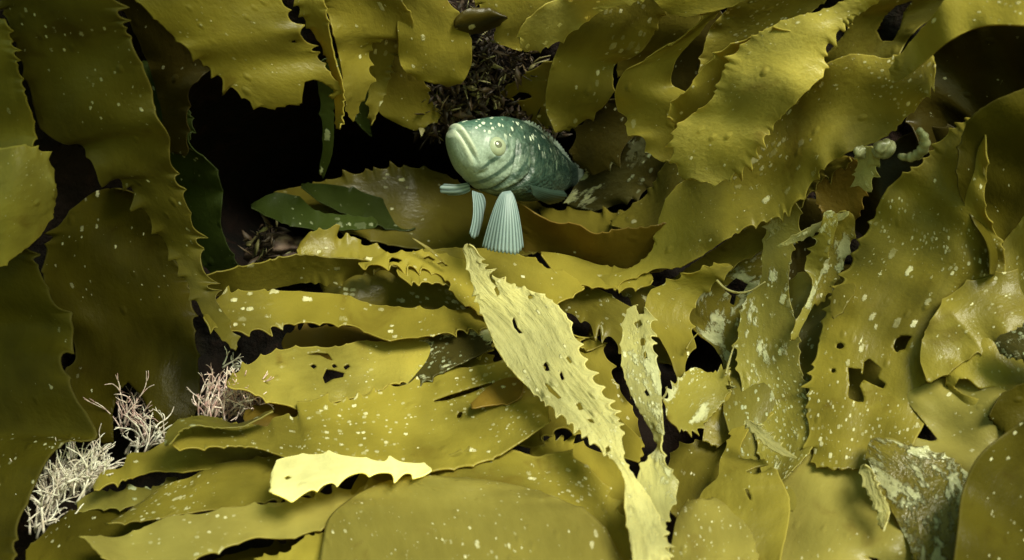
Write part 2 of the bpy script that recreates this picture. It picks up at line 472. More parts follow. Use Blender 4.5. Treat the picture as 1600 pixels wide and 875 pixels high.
# ------------------------------------------------------------------ shaded side
B('narrow lit olive blade entering at the upper left corner of the view', 4, 'gold',
  [(-90,20),(-80,130),(-70,230),(-40,310)], [(8,30),(38,146),(54,200),(48,240),(10,300)], 30, -5, tooth=(0,5,16), group=LEFT_)
B('pale glossy blade end curling in at the left edge above the dark blades', 1, 'bright',
  [(-120,215),(-60,228),(0,232),(40,228),(68,240),(84,272)], [(-120,470),(-50,430),(0,416),(30,395),(60,370),(80,335),(88,300)], 10, 0, -10, tooth=(4,5,18), group=LEFT_)
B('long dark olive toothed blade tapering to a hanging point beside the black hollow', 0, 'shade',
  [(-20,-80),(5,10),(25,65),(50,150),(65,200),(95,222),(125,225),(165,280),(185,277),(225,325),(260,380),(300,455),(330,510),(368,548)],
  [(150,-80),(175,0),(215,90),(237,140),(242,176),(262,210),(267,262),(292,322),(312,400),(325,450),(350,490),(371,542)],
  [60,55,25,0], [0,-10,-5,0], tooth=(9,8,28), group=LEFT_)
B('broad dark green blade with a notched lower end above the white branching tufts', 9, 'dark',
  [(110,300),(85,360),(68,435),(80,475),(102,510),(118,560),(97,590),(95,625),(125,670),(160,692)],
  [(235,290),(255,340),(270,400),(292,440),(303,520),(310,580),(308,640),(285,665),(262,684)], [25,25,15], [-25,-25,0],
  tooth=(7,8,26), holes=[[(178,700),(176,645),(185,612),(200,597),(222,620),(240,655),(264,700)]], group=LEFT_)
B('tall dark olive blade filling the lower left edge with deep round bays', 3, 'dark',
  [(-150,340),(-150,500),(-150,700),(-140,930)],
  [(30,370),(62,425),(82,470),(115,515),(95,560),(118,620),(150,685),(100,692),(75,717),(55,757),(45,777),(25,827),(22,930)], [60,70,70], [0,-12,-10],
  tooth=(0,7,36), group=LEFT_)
B('slim dark green white flecked blade hanging behind the long tapering blade', 9, 'green',
  [(200,80),(240,200),(265,300),(310,400),(345,445)], [(280,120),(300,230),(335,262),(347,300),(345,350),(376,425)], 20, -10, tooth=(5,4,25), group=LEFT_)
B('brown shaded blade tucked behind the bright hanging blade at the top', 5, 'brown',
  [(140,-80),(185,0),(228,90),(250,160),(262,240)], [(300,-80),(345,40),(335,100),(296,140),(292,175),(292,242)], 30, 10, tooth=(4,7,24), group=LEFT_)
B('short green lit blade tip beside the black hollow', 10, 'green',
  [(235,110),(248,170),(262,205),(280,240)], [(285,130),(292,165),(300,190),(288,240)], 0, -10, tooth=(3,4,18), group=LEFT_)
# ------------------------------------------------------------------ hanging blades, top
B('broad golden blade hanging from the top with saw edges and a torn square end', 0, 'gold',
  [(170,-80),(215,0),(260,45),(300,82),(345,120),(395,160),(422,170)], [(425,-80),(440,0),(447,20),(470,55),(500,95),(520,120),(538,147)], [5,5,0], [0,-10,-18],
  tooth=(7,5,24), holes=[[(470,190),(472,150),(476,128),(490,124),(503,128),(524,142),(500,160)],[(455,64),(460,60),(462,67),(457,69)]], group=TOP)
B('narrow ribbon blade with twin pointed tips beside the broad golden blade', -1, 'bright',
  [(440,-60),(480,35),(505,75),(518,115),(523,150),(526,200)], [(496,-60),(513,40),(523,90),(536,136),(536,171),(531,202)], 10, -8, tooth=(3,3,16), group=TOP)
B('olive hanging blade ending in one long drawn out point', 1, 'gold',
  [(480,-80),(515,30),(532,100),(539,146),(543,176),(551,190)], [(630,-80),(628,0),(646,35),(641,58),(600,60),(580,68),(576,100),(576,136),(563,160),(552,190)],
  0, [0,0,10,0], tooth=(3,4,18), group=TOP)
B('slender pointed blade hanging just behind the drawn out point', 3, 'olive',
  [(560,30),(575,100),(576,150),(579,196)], [(640,30),(612,100),(606,130),(594,165),(580,196)], 8, 0, tooth=(3,5,16), group=TOP)
B('wide rounded olive blade hanging beside the mossy crack', 2, 'gold',
  [(590,-80),(618,0),(622,60),(628,105),(660,126)], [(680,-80),(698,0),(722,30),(733,55),(736,95),(722,127),(705,134)], -5, 8, -6, tooth=(3,3,20), group=TOP)
B('shaded amber blade tip hanging lower behind the wide rounded blade', 5, 'olive',
  [(590,20),(600,100),(595,178),(616,190),(641,202)], [(680,40),(660,115),(670,150),(686,184),(667,196),(648,204)], 10, 10, tooth=(2,4,20), group=TOP)
B('thin green strand hanging down into the black hollow', 5, 'green',
  [(490,90),(503,180),(505,220),(499,270)], [(545,90),(520,165),(521,205),(518,240),(505,278)], 0, 6, tooth=(2,2,20), group=TOP)
B('small dark green point below the long drawn out tip', 7, 'green',
  [(535,120),(550,180),(565,200),(580,213)], [(585,130),(575,180),(581,213)], 0, 6, tooth=(1,1,20), group=TOP)
B('olive blade at the top edge behind the pale specked tongue', 4, 'gold',
  [(720,-80),(735,-10),(760,20),(775,45),(772,62),(790,72),(812,80)], [(900,-80),(870,0),(860,40),(840,72)], -5, 5, tooth=(3,2,18), group=TOP)
B('small brown leaf with a sharp tip lying over the mossy crack', 2, 'brown',
  [(705,28),(735,14),(762,14),(792,26)], [(715,55),(742,52),(765,46),(793,28)], -6, 6, -8, tooth=(1,1,20), group=TOP)
B('pale yellow blade tongue thick with cream flecks at the top', -1, 'bright_s',
  [(1060,-70),(985,-14),(910,-8),(850,8),(830,25),(813,45),(814,74)], [(1090,-40),(987,4),(945,15),(900,45),(870,65),(835,78),(820,80)], -5, 0, tooth=(2,5,16), group=TOP)
B('olive flecked blade hanging between the fish and the pale tongue', 3, 'olive_s',
  [(890,-80),(880,50),(857,120),(853,170),(867,206)], [(1080,-80),(1036,20),(996,85),(962,100),(955,150),(917,185),(884,204)], [0,0,-6], [10,14,10], tooth=(3,5,20), group=TOP)
B('torn olive blade end lying over the crack just above the fish', 5, 'olive',
  [(920,80),(850,100),(808,125),(780,146)], [(920,180),(872,197),(838,192),(806,158),(781,148)], 0, 10, tooth=(4,3,18),
  holes=[[(800,152),(812,143),(826,145),(833,152),(818,157),(804,158)]], group=TOP)
B('rolled golden blade with a pale folded rim beside the dark slot', 1, 'gold',
  [(1150,-60),(1097,30),(1060,62),(1026,80),(1006,95),(976,112),(963,136),(966,171),(981,186),(979,203),(1006,216),(1022,246),(1048,253)],
  [(1220,-50),(1120,20),(1085,60),(1056,95),(1050,132),(1080,150),(1085,190),(1072,235),(1060,254)], [0,0,-8,0], [0,10,12,8], tooth=(4,2,22), ruffle=3, group=TOP)
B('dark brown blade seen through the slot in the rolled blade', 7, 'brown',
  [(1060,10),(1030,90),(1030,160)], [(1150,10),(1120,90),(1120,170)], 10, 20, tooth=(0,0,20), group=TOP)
B('shaded flecked blade behind the big pale leaf at the top', 4, 'olive_s',
  [(1200,-80),(1150,0),(1107,50),(1098,82),(1092,115)], [(1380,-60),(1290,0),(1220,60),(1160,85),(1120,100),(1102,118)], 5, 25, tooth=(3,3,18), group=TOP)
B('flat lit olive blade end at the top edge above the slot', 0, 'gold',
  [(1000,-80),(1033,12),(1048,22)], [(1200,-80),(1160,2),(1130,14),(1095,22),(1071,27)], -4, -4, tooth=(2,3,20), group=TOP)
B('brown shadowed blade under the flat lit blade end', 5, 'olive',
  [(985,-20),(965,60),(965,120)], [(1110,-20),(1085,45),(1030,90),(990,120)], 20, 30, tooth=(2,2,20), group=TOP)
B('big pale flat leaf with wrinkled face and fine flecks', -2, 'bright',
  [(1420,-70),(1345,-14),(1290,16),(1240,28),(1200,45),(1160,72),(1135,105),(1112,155),(1075,184),(1057,200),(1054,241),(1066,279)],
  [(1440,-40),(1365,6),(1312,45),(1288,78),(1286,116),(1264,138),(1238,165),(1208,195),(1184,230),(1168,256),(1142,274),(1117,290)], [30,8,-8], [26,4,-12], -5, tooth=(5,6,16), group=TOP)
B('golden side blade showing its edge beside the big pale leaf', -1, 'gold',
  [(1230,40),(1167,62),(1142,70),(1122,85),(1095,110),(1075,140),(1046,168),(1050,188)], [(1260,70),(1200,85),(1160,110),(1125,155),(1090,188),(1056,199)], -2, 14, tooth=(4,2,18), group=TOP)
B('golden blade with a hooked slot in the upper right folds', 3, 'olive',
  [(1440,-80),(1380,-10),(1310,20),(1285,60),(1280,95),(1284,125)], [(1540,-60),(1480,10),(1420,60),(1400,100),(1393,130)], 0, 0, tooth=(3,3,18),
  holes=[[(1370,48),(1382,25),(1400,8),(1428,0),(1412,20),(1406,45),(1395,64),(1378,64)],[(1287,78),(1292,45),(1320,15),(1345,2),(1335,25),(1318,55),(1298,78),(1290,85)]], group=RIGHT_)
# ------------------------------------------------------------------ broad folds, right
B('long white flecked blade sweeping down to a pale point beside the fish', 2, 'gold_s',
  [(1450,50),(1395,90),(1330,85),(1283,105),(1240,150),(1190,200),(1150,240),(1100,268),(1065,285),(1042,310),(1030,345),(1018,392),(985,420),(900,432),(850,439)],
  [(1470,140),(1430,170),(1380,215),(1320,241),(1285,262),(1258,300),(1215,338),(1172,352),(1122,382),(1092,402),(1062,417),(1021,421),(985,436),(910,448),(853,443)],
  [0,0,0,6,4,0], [-6,-6,-10,-6,0,0], tooth=(2,5,20), group=RIGHT_)
B('olive blade fold rising behind the long flecked blade', 6, 'olive',
  [(1100,230),(1045,250),(1015,300),(985,325),(955,345)], [(1110,310),(1060,340),(1020,360),(985,360),(955,352)], 10, -5, tooth=(4,3,22), group=RIGHT_)
B('shadowed olive blade peeping below the long flecked blade', 4, 'olive',
  [(1310,240),(1250,285),(1200,330),(1130,380),(1090,408),(1050,438),(1026,456)], [(1340,250),(1290,275),(1262,305),(1240,340),(1200,384),(1150,412),(1100,432),(1060,446),(1028,459)],
  6, -4, tooth=(3,6,20), group=RIGHT_)
B('bright rolled over band of a big blade at the upper right corner', -2, 'gold',
  [(1700,-120),(1560,-20),(1480,-2),(1456,28),(1416,75),(1391,112),(1393,128)], [(1720,55),(1600,40),(1532,42),(1482,65),(1441,100),(1410,124),(1396,130)], [20,5,0], [-30,-25,0], tooth=(2,0,20), ruffle=1, group=RIGHT_)
B('dark hollow underside of the rolled blade at the upper right', 4, 'brown',
  [(1720,20),(1532,30),(1470,65),(1440,100),(1420,150),(1430,210),(1465,250)], [(1720,240),(1600,240),(1550,215),(1515,195),(1495,215),(1477,252)], 20, 60, tooth=(3,4,24), ruffle=2, group=RIGHT_)
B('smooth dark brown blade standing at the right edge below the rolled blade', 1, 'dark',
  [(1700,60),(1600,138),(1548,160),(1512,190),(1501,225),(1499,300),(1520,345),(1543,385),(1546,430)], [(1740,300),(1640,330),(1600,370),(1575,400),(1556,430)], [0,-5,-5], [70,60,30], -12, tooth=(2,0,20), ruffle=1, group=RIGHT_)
B('large olive toothed blade with white dots and ragged dark holes in its lower half', 2, 'gold_s',
  [(1530,165),(1510,186),(1475,216),(1440,256),(1400,282),(1380,305),(1365,345),(1345,380),(1320,437),(1300,470),(1275,560),(1262,640),(1275,730)],
  [(1545,230),(1540,330),(1570,400),(1570,440),(1525,500),(1490,560),(1470,610),(1440,670),(1400,740)], [0,0,0,0], [-10,0,8,0], tooth=(7,2,22), group=RIGHT_,
  holes=[[(1325,573),(1337,577),(1346,574),(1345,585),(1349,592),(1343,603),(1349,618),(1350,629),(1338,628),(1325,622),(1327,600)],[(1347,592),(1350,566),(1358,560),(1372,572),(1376,577),(1370,590),(1384,600),(1380,608),(1362,600)],
         [(1396,542),(1399,531),(1408,524),(1426,525),(1419,534),(1414,546),(1405,548),(1401,553)],[(1306,538),(1314,535),(1320,541),(1314,546),(1307,545)],[(1299,576),(1306,576),(1305,583),(1299,583)],[(1413,512),(1420,502),(1422,500),(1417,510)]])
B('shaded blade showing through the ragged holes', 5, 'olive',
  [(1330,500),(1310,560),(1310,660)], [(1460,500),(1440,560),(1400,660)], 0, 0, tooth=(3,3,22), group=RIGHT_)
B('amber leaf in the gap between two big toothed blades', 5, 'amber',
  [(1320,235),(1282,268),(1274,300),(1285,335)], [(1360,265),(1350,300),(1335,345),(1310,350)], 0, 0, tooth=(5,4,14), und=5, group=RIGHT_)
B('tattered white rimmed strip under the amber leaf', 1, 'palec',
  [(1330,328),(1290,343),(1250,363),(1214,385)], [(1322,340),(1290,354),(1255,373),(1216,387)], 0, 0, tooth=(4,4,12), ruffle=4, group=RIGHT_)
B('limp whitish torn tissue above the amber leaf', 1, 'palec',
  [(1322,225),(1340,255),(1338,285),(1357,300)], [(1392,232),(1372,255),(1362,282),(1361,300)], 0, 0, tooth=(5,5,14), ruffle=4, und=5, group=RIGHT_)
B('olive blade with pale blotches beside the black pocket', 5, 'crust',
  [(1190,385),(1110,425),(1065,450),(1065,490),(1088,520),(1118,545),(1135,578)], [(1215,395),(1195,450),(1165,490),(1152,530),(1140,578)], 0, 5, tooth=(3,3,20),
  holes=[[(1130,452),(1150,434),(1169,444),(1160,458),(1150,462),(1147,478),(1140,474),(1143,462)]], group=RIGHT_)
B('golden blade with a toothed lower tip beside the narrow pale blade', 2, 'gold',
  [(1130,410),(1060,436),(1012,462),(1010,500),(1030,528),(1044,553),(1059,593)], [(1150,416),(1112,445),(1082,480),(1076,505),(1084,532),(1072,565),(1062,593)], [0,-4,0], [0,4,0], tooth=(4,5,24), group=RIGHT_)
B('mottled grey green encrusted blade hanging in the middle of the heap', 3, 'mossyc',
  [(1215,300),(1192,390),(1188,440),(1165,470),(1154,520),(1152,560),(1170,640),(1185,700),(1195,775)],
  [(1255,320),(1236,400),(1232,450),(1246,520),(1250,570),(1266,640),(1272,690),(1235,740)], 0, -3, tooth=(4,5,20), und=5, group=RIGHT_)
B('mossy blade lying beneath the encrusted hanging blade', 4, 'mossy',
  [(1240,420),(1180,480),(1140,560),(1130,640),(1160,720),(1190,790)], [(1340,420),(1330,500),(1310,580),(1300,660),(1280,740),(1240,800)], 0, 0, tooth=(3,5,24), group=RIGHT_)
B('crinkled ribbon with pale ruffled rims beside the dark upright slot', 1, 'mossyc',
  [(1290,325),(1275,380),(1258,418),(1270,440),(1262,470),(1245,500),(1235,532)], [(1312,335),(1292,400),(1277,440),(1274,465),(1258,500),(1241,532)], -3, 4, tooth=(4,3,16), ruffle=5, group=RIGHT_)
B('green crusted ribbon beside the crinkled pale ribbon', 2, 'crust',
  [(1305,325),(1288,400),(1278,440),(1272,475)], [(1342,335),(1322,400),(1305,442),(1277,478)], -3, 4, tooth=(4,4,16), ruffle=4, group=RIGHT_)
B('dark brown blade inside the upright slot', 6, 'brown',
  [(1225,310),(1225,400),(1230,480)], [(1300,310),(1290,400),(1275,480)], 0, 10, tooth=(2,2,20), group=RIGHT_)
B('flecked olive blade along the right edge with a torn hole', 2, 'gold_s',
  [(1700,200),(1565,380),(1525,420),(1490,470),(1470,520),(1478,590),(1500,650)], [(1740,430),(1660,520),(1620,570),(1590,620),(1560,660)], 10, 0, tooth=(3,4,22),
  holes=[[(1490,605),(1498,592),(1512,592),(1530,608),(1552,604),(1562,612),(1530,624),(1505,616)]], group=RIGHT_)
B('dark greenish leaf with shiny white edges at the right edge', 0, 'crustd',
  [(1700,480),(1640,495),(1592,514),(1556,533),(1562,552)], [(1700,590),(1640,575),(1600,562),(1570,556)], 0, 0, tooth=(4,4,14), und=5, group=RIGHT_)
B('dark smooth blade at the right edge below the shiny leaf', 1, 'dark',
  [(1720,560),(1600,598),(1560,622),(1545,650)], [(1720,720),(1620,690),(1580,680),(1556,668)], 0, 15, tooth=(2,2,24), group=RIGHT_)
B('wide smooth olive blade spreading over the lower right heap', 3, 'smooth',
  [(1640,560),(1480,590),(1390,620),(1290,640),(1230,690),(1170,760),(1140,850),(1120,960)], [(1680,700),(1600,790),(1540,850),(1500,900),(1460,960)], 6, -4, -12, tooth=(4,4,26),
  holes=[[(1409,640),(1422,634),(1440,655),(1466,688),(1455,690),(1430,684),(1416,662)],[(1400,805),(1411,806),(1414,825),(1420,838),(1408,832)],[(1356,870),(1372,873),(1371,877),(1360,876)]], group=RIGHT_)
B('glossy blade plastered with white crust low in the heap', 1, 'crustw',
  [(1345,680),(1356,715),(1372,760),(1394,800),(1420,850),(1450,940)], [(1410,690),(1450,703),(1500,728),(1514,750),(1506,790),(1500,850),(1500,940)], 0, -6, -6, tooth=(3,3,18), und=4, group=RIGHT_)
B('curled cream strip on the edge of the white crusted blade', 0, 'pale',
  [(1343,726),(1350,755),(1367,790),(1377,826)], [(1358,726),(1374,765),(1390,797),(1381,830)], 0, -6, tooth=(3,3,12), ruffle=3, group=RIGHT_)
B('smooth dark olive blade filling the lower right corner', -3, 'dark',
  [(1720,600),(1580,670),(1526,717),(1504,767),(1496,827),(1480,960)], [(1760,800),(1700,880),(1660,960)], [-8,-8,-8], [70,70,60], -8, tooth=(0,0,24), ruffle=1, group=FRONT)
B('dome shaped smooth blade standing beside the pale twin frond', 0, 'smooth',
  [(1035,960),(1046,874),(1051,841),(1058,810),(1075,782)], [(1200,960),(1182,870),(1173,832),(1159,812),(1140,790),(1115,778)], 8, 10, -14, tooth=(0,2,24), ruffle=1, group=FRONT)
B('golden blade with a slender neck and torn slits', 1, 'gold',
  [(1150,560),(1140,610),(1146,652),(1140,690),(1125,720),(1122,745),(1098,768),(1085,800),(1060,880)], [(1225,560),(1200,605),(1176,662),(1159,690),(1158,715),(1195,722),(1230,770),(1220,880)], [62,26,5,0], [58,24,5,0], p0=1.0, tooth=(3,2,26),
  holes=[[(1164,738),(1180,731),(1204,725),(1207,729),(1192,738),(1180,742)],[(1164,765),(1168,764),(1173,775),(1173,784),(1168,776)]], group=RIGHT_)
B('olive toothed leaf under the frayed pale tuft', 5, 'olive',
  [(1150,670),(1095,690),(1060,700),(1040,745),(1046,800)], [(1160,740),(1125,765),(1100,795),(1070,815)], 0, 8, tooth=(7,5,18), group=RIGHT_)
B('warm olive leaf beside the frayed pale tuft', 4, 'gold',
  [(1225,555),(1160,572),(1138,592),(1105,640),(1098,690)], [(1240,610),(1205,650),(1158,672),(1120,700)], 0, 5, tooth=(3,3,22), group=RIGHT_)
B('frayed pale tuft of torn blade with a fringed end', 1, 'mossyc',
  [(1035,640),(1060,595),(1085,575),(1110,584),(1138,576)], [(1050,668),(1085,672),(1110,650),(1128,630),(1142,598)], 0, 0, tooth=(7,9,9), ruffle=5, group=RIGHT_)
B('frayed cream strip slanting over the slender neck', -1, 'pale',
  [(1158,655),(1188,688),(1220,710),(1244,717)], [(1178,658),(1207,685),(1226,702),(1245,716)], 0, 0, tooth=(4,5,10), ruffle=4, group=RIGHT_)
# ------------------------------------------------------------------ ledge around the fish
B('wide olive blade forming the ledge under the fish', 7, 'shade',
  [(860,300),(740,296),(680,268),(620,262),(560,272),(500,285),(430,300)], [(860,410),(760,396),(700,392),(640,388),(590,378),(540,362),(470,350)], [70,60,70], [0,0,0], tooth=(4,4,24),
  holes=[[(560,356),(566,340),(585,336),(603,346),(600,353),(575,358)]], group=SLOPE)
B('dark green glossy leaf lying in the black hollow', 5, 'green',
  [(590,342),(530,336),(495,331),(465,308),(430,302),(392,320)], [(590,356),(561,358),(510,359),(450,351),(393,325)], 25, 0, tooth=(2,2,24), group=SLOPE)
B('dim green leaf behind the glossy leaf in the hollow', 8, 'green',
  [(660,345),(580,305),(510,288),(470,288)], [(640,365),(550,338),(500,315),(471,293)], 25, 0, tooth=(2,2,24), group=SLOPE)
B('brown shaded blade curving beside the fish with a bright rim', 3, 'amber',
  [(1070,325),(1005,356),(975,357),(930,365),(900,350),(868,348),(840,335),(812,316)], [(1070,430),(990,426),(935,414),(897,405),(865,398),(830,392),(800,384)], [-20,-22,-18], [18,18,12], tooth=(2,2,24), group=SLOPE)
B('olive blade strip in the gap behind the fish', 7, 'olive',
  [(1050,305),(990,330),(940,334),(897,328),(870,330),(845,322)], [(1050,372),(985,366),(930,368),(890,358),(845,346)], 20, -10, tooth=(5,2,24), group=SLOPE)
B('pale olive strip below the brown shaded blade', 2, 'gold',
  [(1020,425),(935,414),(890,400),(868,396),(845,394)], [(1020,448),(930,448),(880,436),(862,420),(846,398)], 6, -6, tooth=(2,3,20), group=SLOPE)
B('golden blade under the fish fin notched with dark holes', 1, 'gold',
  [(620,400),(700,388),(760,388),(790,382),(815,400),(840,404),(860,412),(905,440)], [(620,440),(700,445),(760,470),(820,482),(870,474),(912,452)], [14,14,6], -4, tooth=(2,3,22),
  holes=[[(812,392),(818,387),(829,394),(830,401),(820,402)],[(834,396),(845,394),(857,408),(880,421),(874,424),(855,420),(840,410)]], group=SLOPE)
B('olive blade bending from shade into light beside the ribbed pale frond', 4, 'olive',
  [(820,440),(905,449),(935,451),(955,463),(980,478),(1003,500),(1008,540),(1000,600)], [(830,490),(870,486),(895,491),(913,500),(925,508),(946,519),(963,535),(978,570),(985,620)], [-10,-10,-6], [8,8,6], tooth=(2,8,24), group=SLOPE)
B('olive blade behind the top of the narrow pale blade', 5, 'olive',
  [(920,440),(985,468),(1000,500),(1000,560)], [(1005,430),(1036,460),(1040,500),(1056,570)], 0, 0, tooth=(2,3,22), group=SLOPE)
B('golden blade with long thorny teeth beside the ribbed pale frond', 5, 'gold',
  [(890,500),(897,532),(915,545),(926,520),(942,548),(962,600),(990,645),(1003,690)], [(860,500),(880,560),(905,610),(945,660),(990,700)], 0, 4, tooth=(12,3,22), group=SLOPE)
B('small spiky leaf crossing the edge of the dark hollow', 3, 'gold',
  [(470,372),(497,360),(520,362),(530,374),(554,371),(563,382),(590,386),(604,395)], [(460,404),(513,402),(562,404),(595,413),(605,398)], 10, 0, tooth=(9,4,24), group=SLOPE)
B('thin golden spine leaning over the dark bays', 0, 'gold',
  [(643,372),(668,390),(697,414)], [(646,372),(674,389),(699,414)], 0, 0, tooth=(0,0,20), ruffle=0, und=1, group=SLOPE)
B('long olive blade curving under the spiky leaf with a dark underside', 2, 'olive',
  [(300,436),(330,428),(400,412),(480,398),(513,402),(562,405),(600,414),(636,419)], [(300,468),(335,463),(400,456),(480,441),(530,441),(560,427),(600,421),(636,422)], -12, 16, tooth=(2,5,24), group=SLOPE)
B('shaded blade crowded with white dots under the notched golden blade', 4, 'olive_s',
  [(500,428),(540,424),(600,414),(650,418),(690,430),(725,455)], [(500,456),(540,477),(600,487),(660,490),(730,490)], -6, 8, tooth=(2,3,22), group=SLOPE)
B('light olive blade with spurs pointing at the ribbed pale frond', 1, 'gold',
  [(560,408),(620,396),(680,396),(735,415),(765,460),(780,505)], [(560,414),(620,414),(675,424),(705,444),(712,464),(737,480),(760,498)], 6, -6, tooth=(2,7,20),
  holes=[[(606,408),(612,402),(628,406),(622,411)],[(660,404),(670,400),(680,406),(672,411)],[(682,412),(692,409),(700,416),(690,417)]], group=SLOPE)
B('flecked golden blade stretched across the slope above the black bays', 1, 'gold_s',
  [(318,484),(345,464),(425,455),(480,457),(512,459),(540,462),(575,475),(615,480),(680,485),(752,490),(780,506)], [(318,504),(345,514),(475,504),(515,505),(560,512),(585,525),(600,530),(640,528),(675,524),(720,515),(764,512)],
  6, -6, tooth=(5,6,24), group=SLOPE)
B('streaked tan blade with a torn black hole in its face', 2, 'bright',
  [(350,600),(378,578),(430,550),(475,543),(525,543),(565,533),(600,535),(640,525),(680,530),(725,515),(770,518)], [(360,606),(385,610),(430,630),(475,634),(510,632),(535,626),(585,613),(610,601),(670,591),(685,585),(720,560),(770,548)],
  [10,8,8], [-6,-6,0], tooth=(4,6,24),
  holes=[[(504,590),(510,577),(520,578),(538,583),(536,590),(520,593),(508,600)],[(484,572),(490,569),(496,573),(490,577)],[(518,571),(523,568),(527,574),(521,576)],[(536,573),(544,569),(547,573),(540,579)],
         [(478,554),(495,551),(512,552),(520,564),(512,562),(500,556)]], group=SLOPE)
B('dark blade end plastered with white flakes joining the streaked tan blade', 1, 'crustd',
  [(592,584),(640,545),(690,522),(770,512)], [(594,592),(640,603),(690,582),(770,545)], 4, 2, tooth=(5,5,22), group=SLOPE)
B('long toothed olive blade sprinkled with white flakes across the lower slope', 0, 'gold_s',
  [(268,676),(290,668),(327,657),(366,663),(400,664),(420,667),(426,655),(465,650),(470,634),(480,628),(530,630),(570,618),(600,610),(640,600),(670,590),(690,578),(740,574),(790,563),(850,555)],
  [(268,702),(300,700),(335,698),(400,700),(450,716),(500,726),(540,730),(600,735),(680,735),(760,720),(860,660)], [12,12,8], [-6,-8,0], tooth=(6,2,26),
  holes=[[(670,629),(700,618),(735,607),(768,597),(770,600),(735,615),(700,626)],[(713,650),(718,644),(724,644),(720,653),(715,654)]], group=SLOPE)
B('rolled cream rim at the ragged end of the long toothed blade', -1, 'mossy',
  [(255,700),(266,668),(300,652),(330,652),(365,663),(426,641)], [(270,692),(281,674),(305,665),(335,668),(370,668),(427,643)], 6, -6, tooth=(1,1,20), ruffle=3, group=SLOPE)
B('olive blade with wide scalloped bays under the ribbed pale frond', 3, 'gold',
  [(690,580),(760,575),(830,585),(900,615),(960,648),(1005,690)], [(690,690),(760,694),(800,694),(832,698),(850,680),(890,668),(920,682),(945,702),(1000,724)], [12,10,6], -4, tooth=(2,9,40), group=SLOPE)
B('brown triangular flap beside the thin slit', -1, 'amber',
  [(815,582),(770,600),(735,632)], [(820,628),(772,633),(737,638)], 4, -3, tooth=(0,1,20), group=SLOPE)
B('thorny olive fringe below the black bays', 2, 'gold',
  [(820,690),(880,690),(930,705),(975,730),(995,775)], [(840,740),(900,750),(940,780),(975,830)], 8, 0, tooth=(12,2,26), group=SLOPE)
B('cream white dead leaf with scalloped lower edge lying on the slope', -2, 'cream',
  [(674,731),(660,727),(596,722),(530,712),(490,711),(430,727),(424,746)], [(674,737),(660,742),(646,740),(596,738),(571,737),(520,753),(490,763),(457,779),(423,770)], 2, -4, tooth=(4,6,30), ruffle=2,
  holes=[[(443,747),(450,743),(456,747),(448,751)]], group=SLOPE)
B('flecked golden blade with a spiked crest behind the round front blade', 0, 'gold_s',
  [(540,745),(600,722),(670,718),(730,705),(800,703),(840,714),(875,707),(905,721),(935,747),(955,782),(990,840)], [(560,820),(640,870),(800,900),(900,910),(1000,920)], 10, 6, 0, tooth=(6,0,28),
  holes=[[(834,808),(842,807),(856,816),(850,819)],[(880,828),(890,828),(912,850),(900,848)]], group=FRONT)
B('big smooth round blade at the bottom centre nearest the viewer', -1.6, 'smooth',
  [(490,960),(505,845),(513,812),(548,780),(622,748),(665,743)], [(990,960),(968,868),(932,812),(872,780),(780,754),(700,746)], 10, 10, -14, tooth=(0,4,30), ruffle=2, und=5, group=FRONT)
B('smooth olive blade pointing left along the bottom edge', 0, 'smooth',
  [(640,745),(520,772),(450,785),(403,790),(350,796),(315,804),(261,809),(229,823),(189,839),(130,838)], [(640,800),(511,822),(489,830),(441,842),(400,840),(368,850),(328,864),(288,878),(220,892),(160,872)], 8, -4, tooth=(5,5,32), group=FRONT)
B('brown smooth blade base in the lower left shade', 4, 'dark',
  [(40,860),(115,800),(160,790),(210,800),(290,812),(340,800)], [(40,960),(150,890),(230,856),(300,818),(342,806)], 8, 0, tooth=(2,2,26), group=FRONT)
B('flecked olive blade wedged above the bottom left blade', 2, 'olive_s',
  [(520,690),(420,715),(380,720),(330,728),(300,745),(255,760),(225,782)], [(520,770),(420,782),(370,792),(330,797),(290,803),(240,812),(172,818)], 8, -6, tooth=(4,5,26), group=FRONT)
B('ruffled golden leaf reaching the white branching tufts', 3, 'gold',
  [(440,680),(340,690),(290,683),(256,691),(229,707),(202,710),(191,731),(162,737),(145,762)], [(440,722),(380,724),(330,732),(285,738),(240,737),(205,747),(183,752),(147,766)], 6, -4, tooth=(2,4,24), ruffle=5, group=SLOPE)
B('grey green ruffled strip below the golden leaf', 4, 'mossy',
  [(280,735),(235,765),(210,762),(180,770),(150,768),(120,785)], [(280,775),(222,787),(190,794),(160,794),(122,800)], 4, -4, tooth=(3,4,20), ruffle=5, group=SLOPE)
B('dark leaf under the smooth bottom left blade', 3, 'dark',
  [(540,825),(450,850),(380,862),(320,880)], [(560,880),(450,900),(340,920)], 4, 0, tooth=(5,2,26), group=FRONT)
B('pale olive leaf end at the bottom edge beside the round blade', 0, 'gold',
  [(560,800),(500,835),(470,845),(455,860),(400,873)], [(600,900),(500,910),(440,915),(395,905)], 2, 0, tooth=(4,0,20), group=FRONT)
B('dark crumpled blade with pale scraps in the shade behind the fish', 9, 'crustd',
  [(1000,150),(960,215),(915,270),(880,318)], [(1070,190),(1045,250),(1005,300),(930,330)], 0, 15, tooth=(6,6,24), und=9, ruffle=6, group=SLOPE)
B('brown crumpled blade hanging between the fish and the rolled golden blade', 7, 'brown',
  [(940,150),(905,205),(890,240)], [(1010,160),(985,215),(930,270),(905,262)], 0, 15, tooth=(6,6,24), und=8, ruffle=5, group=SLOPE)
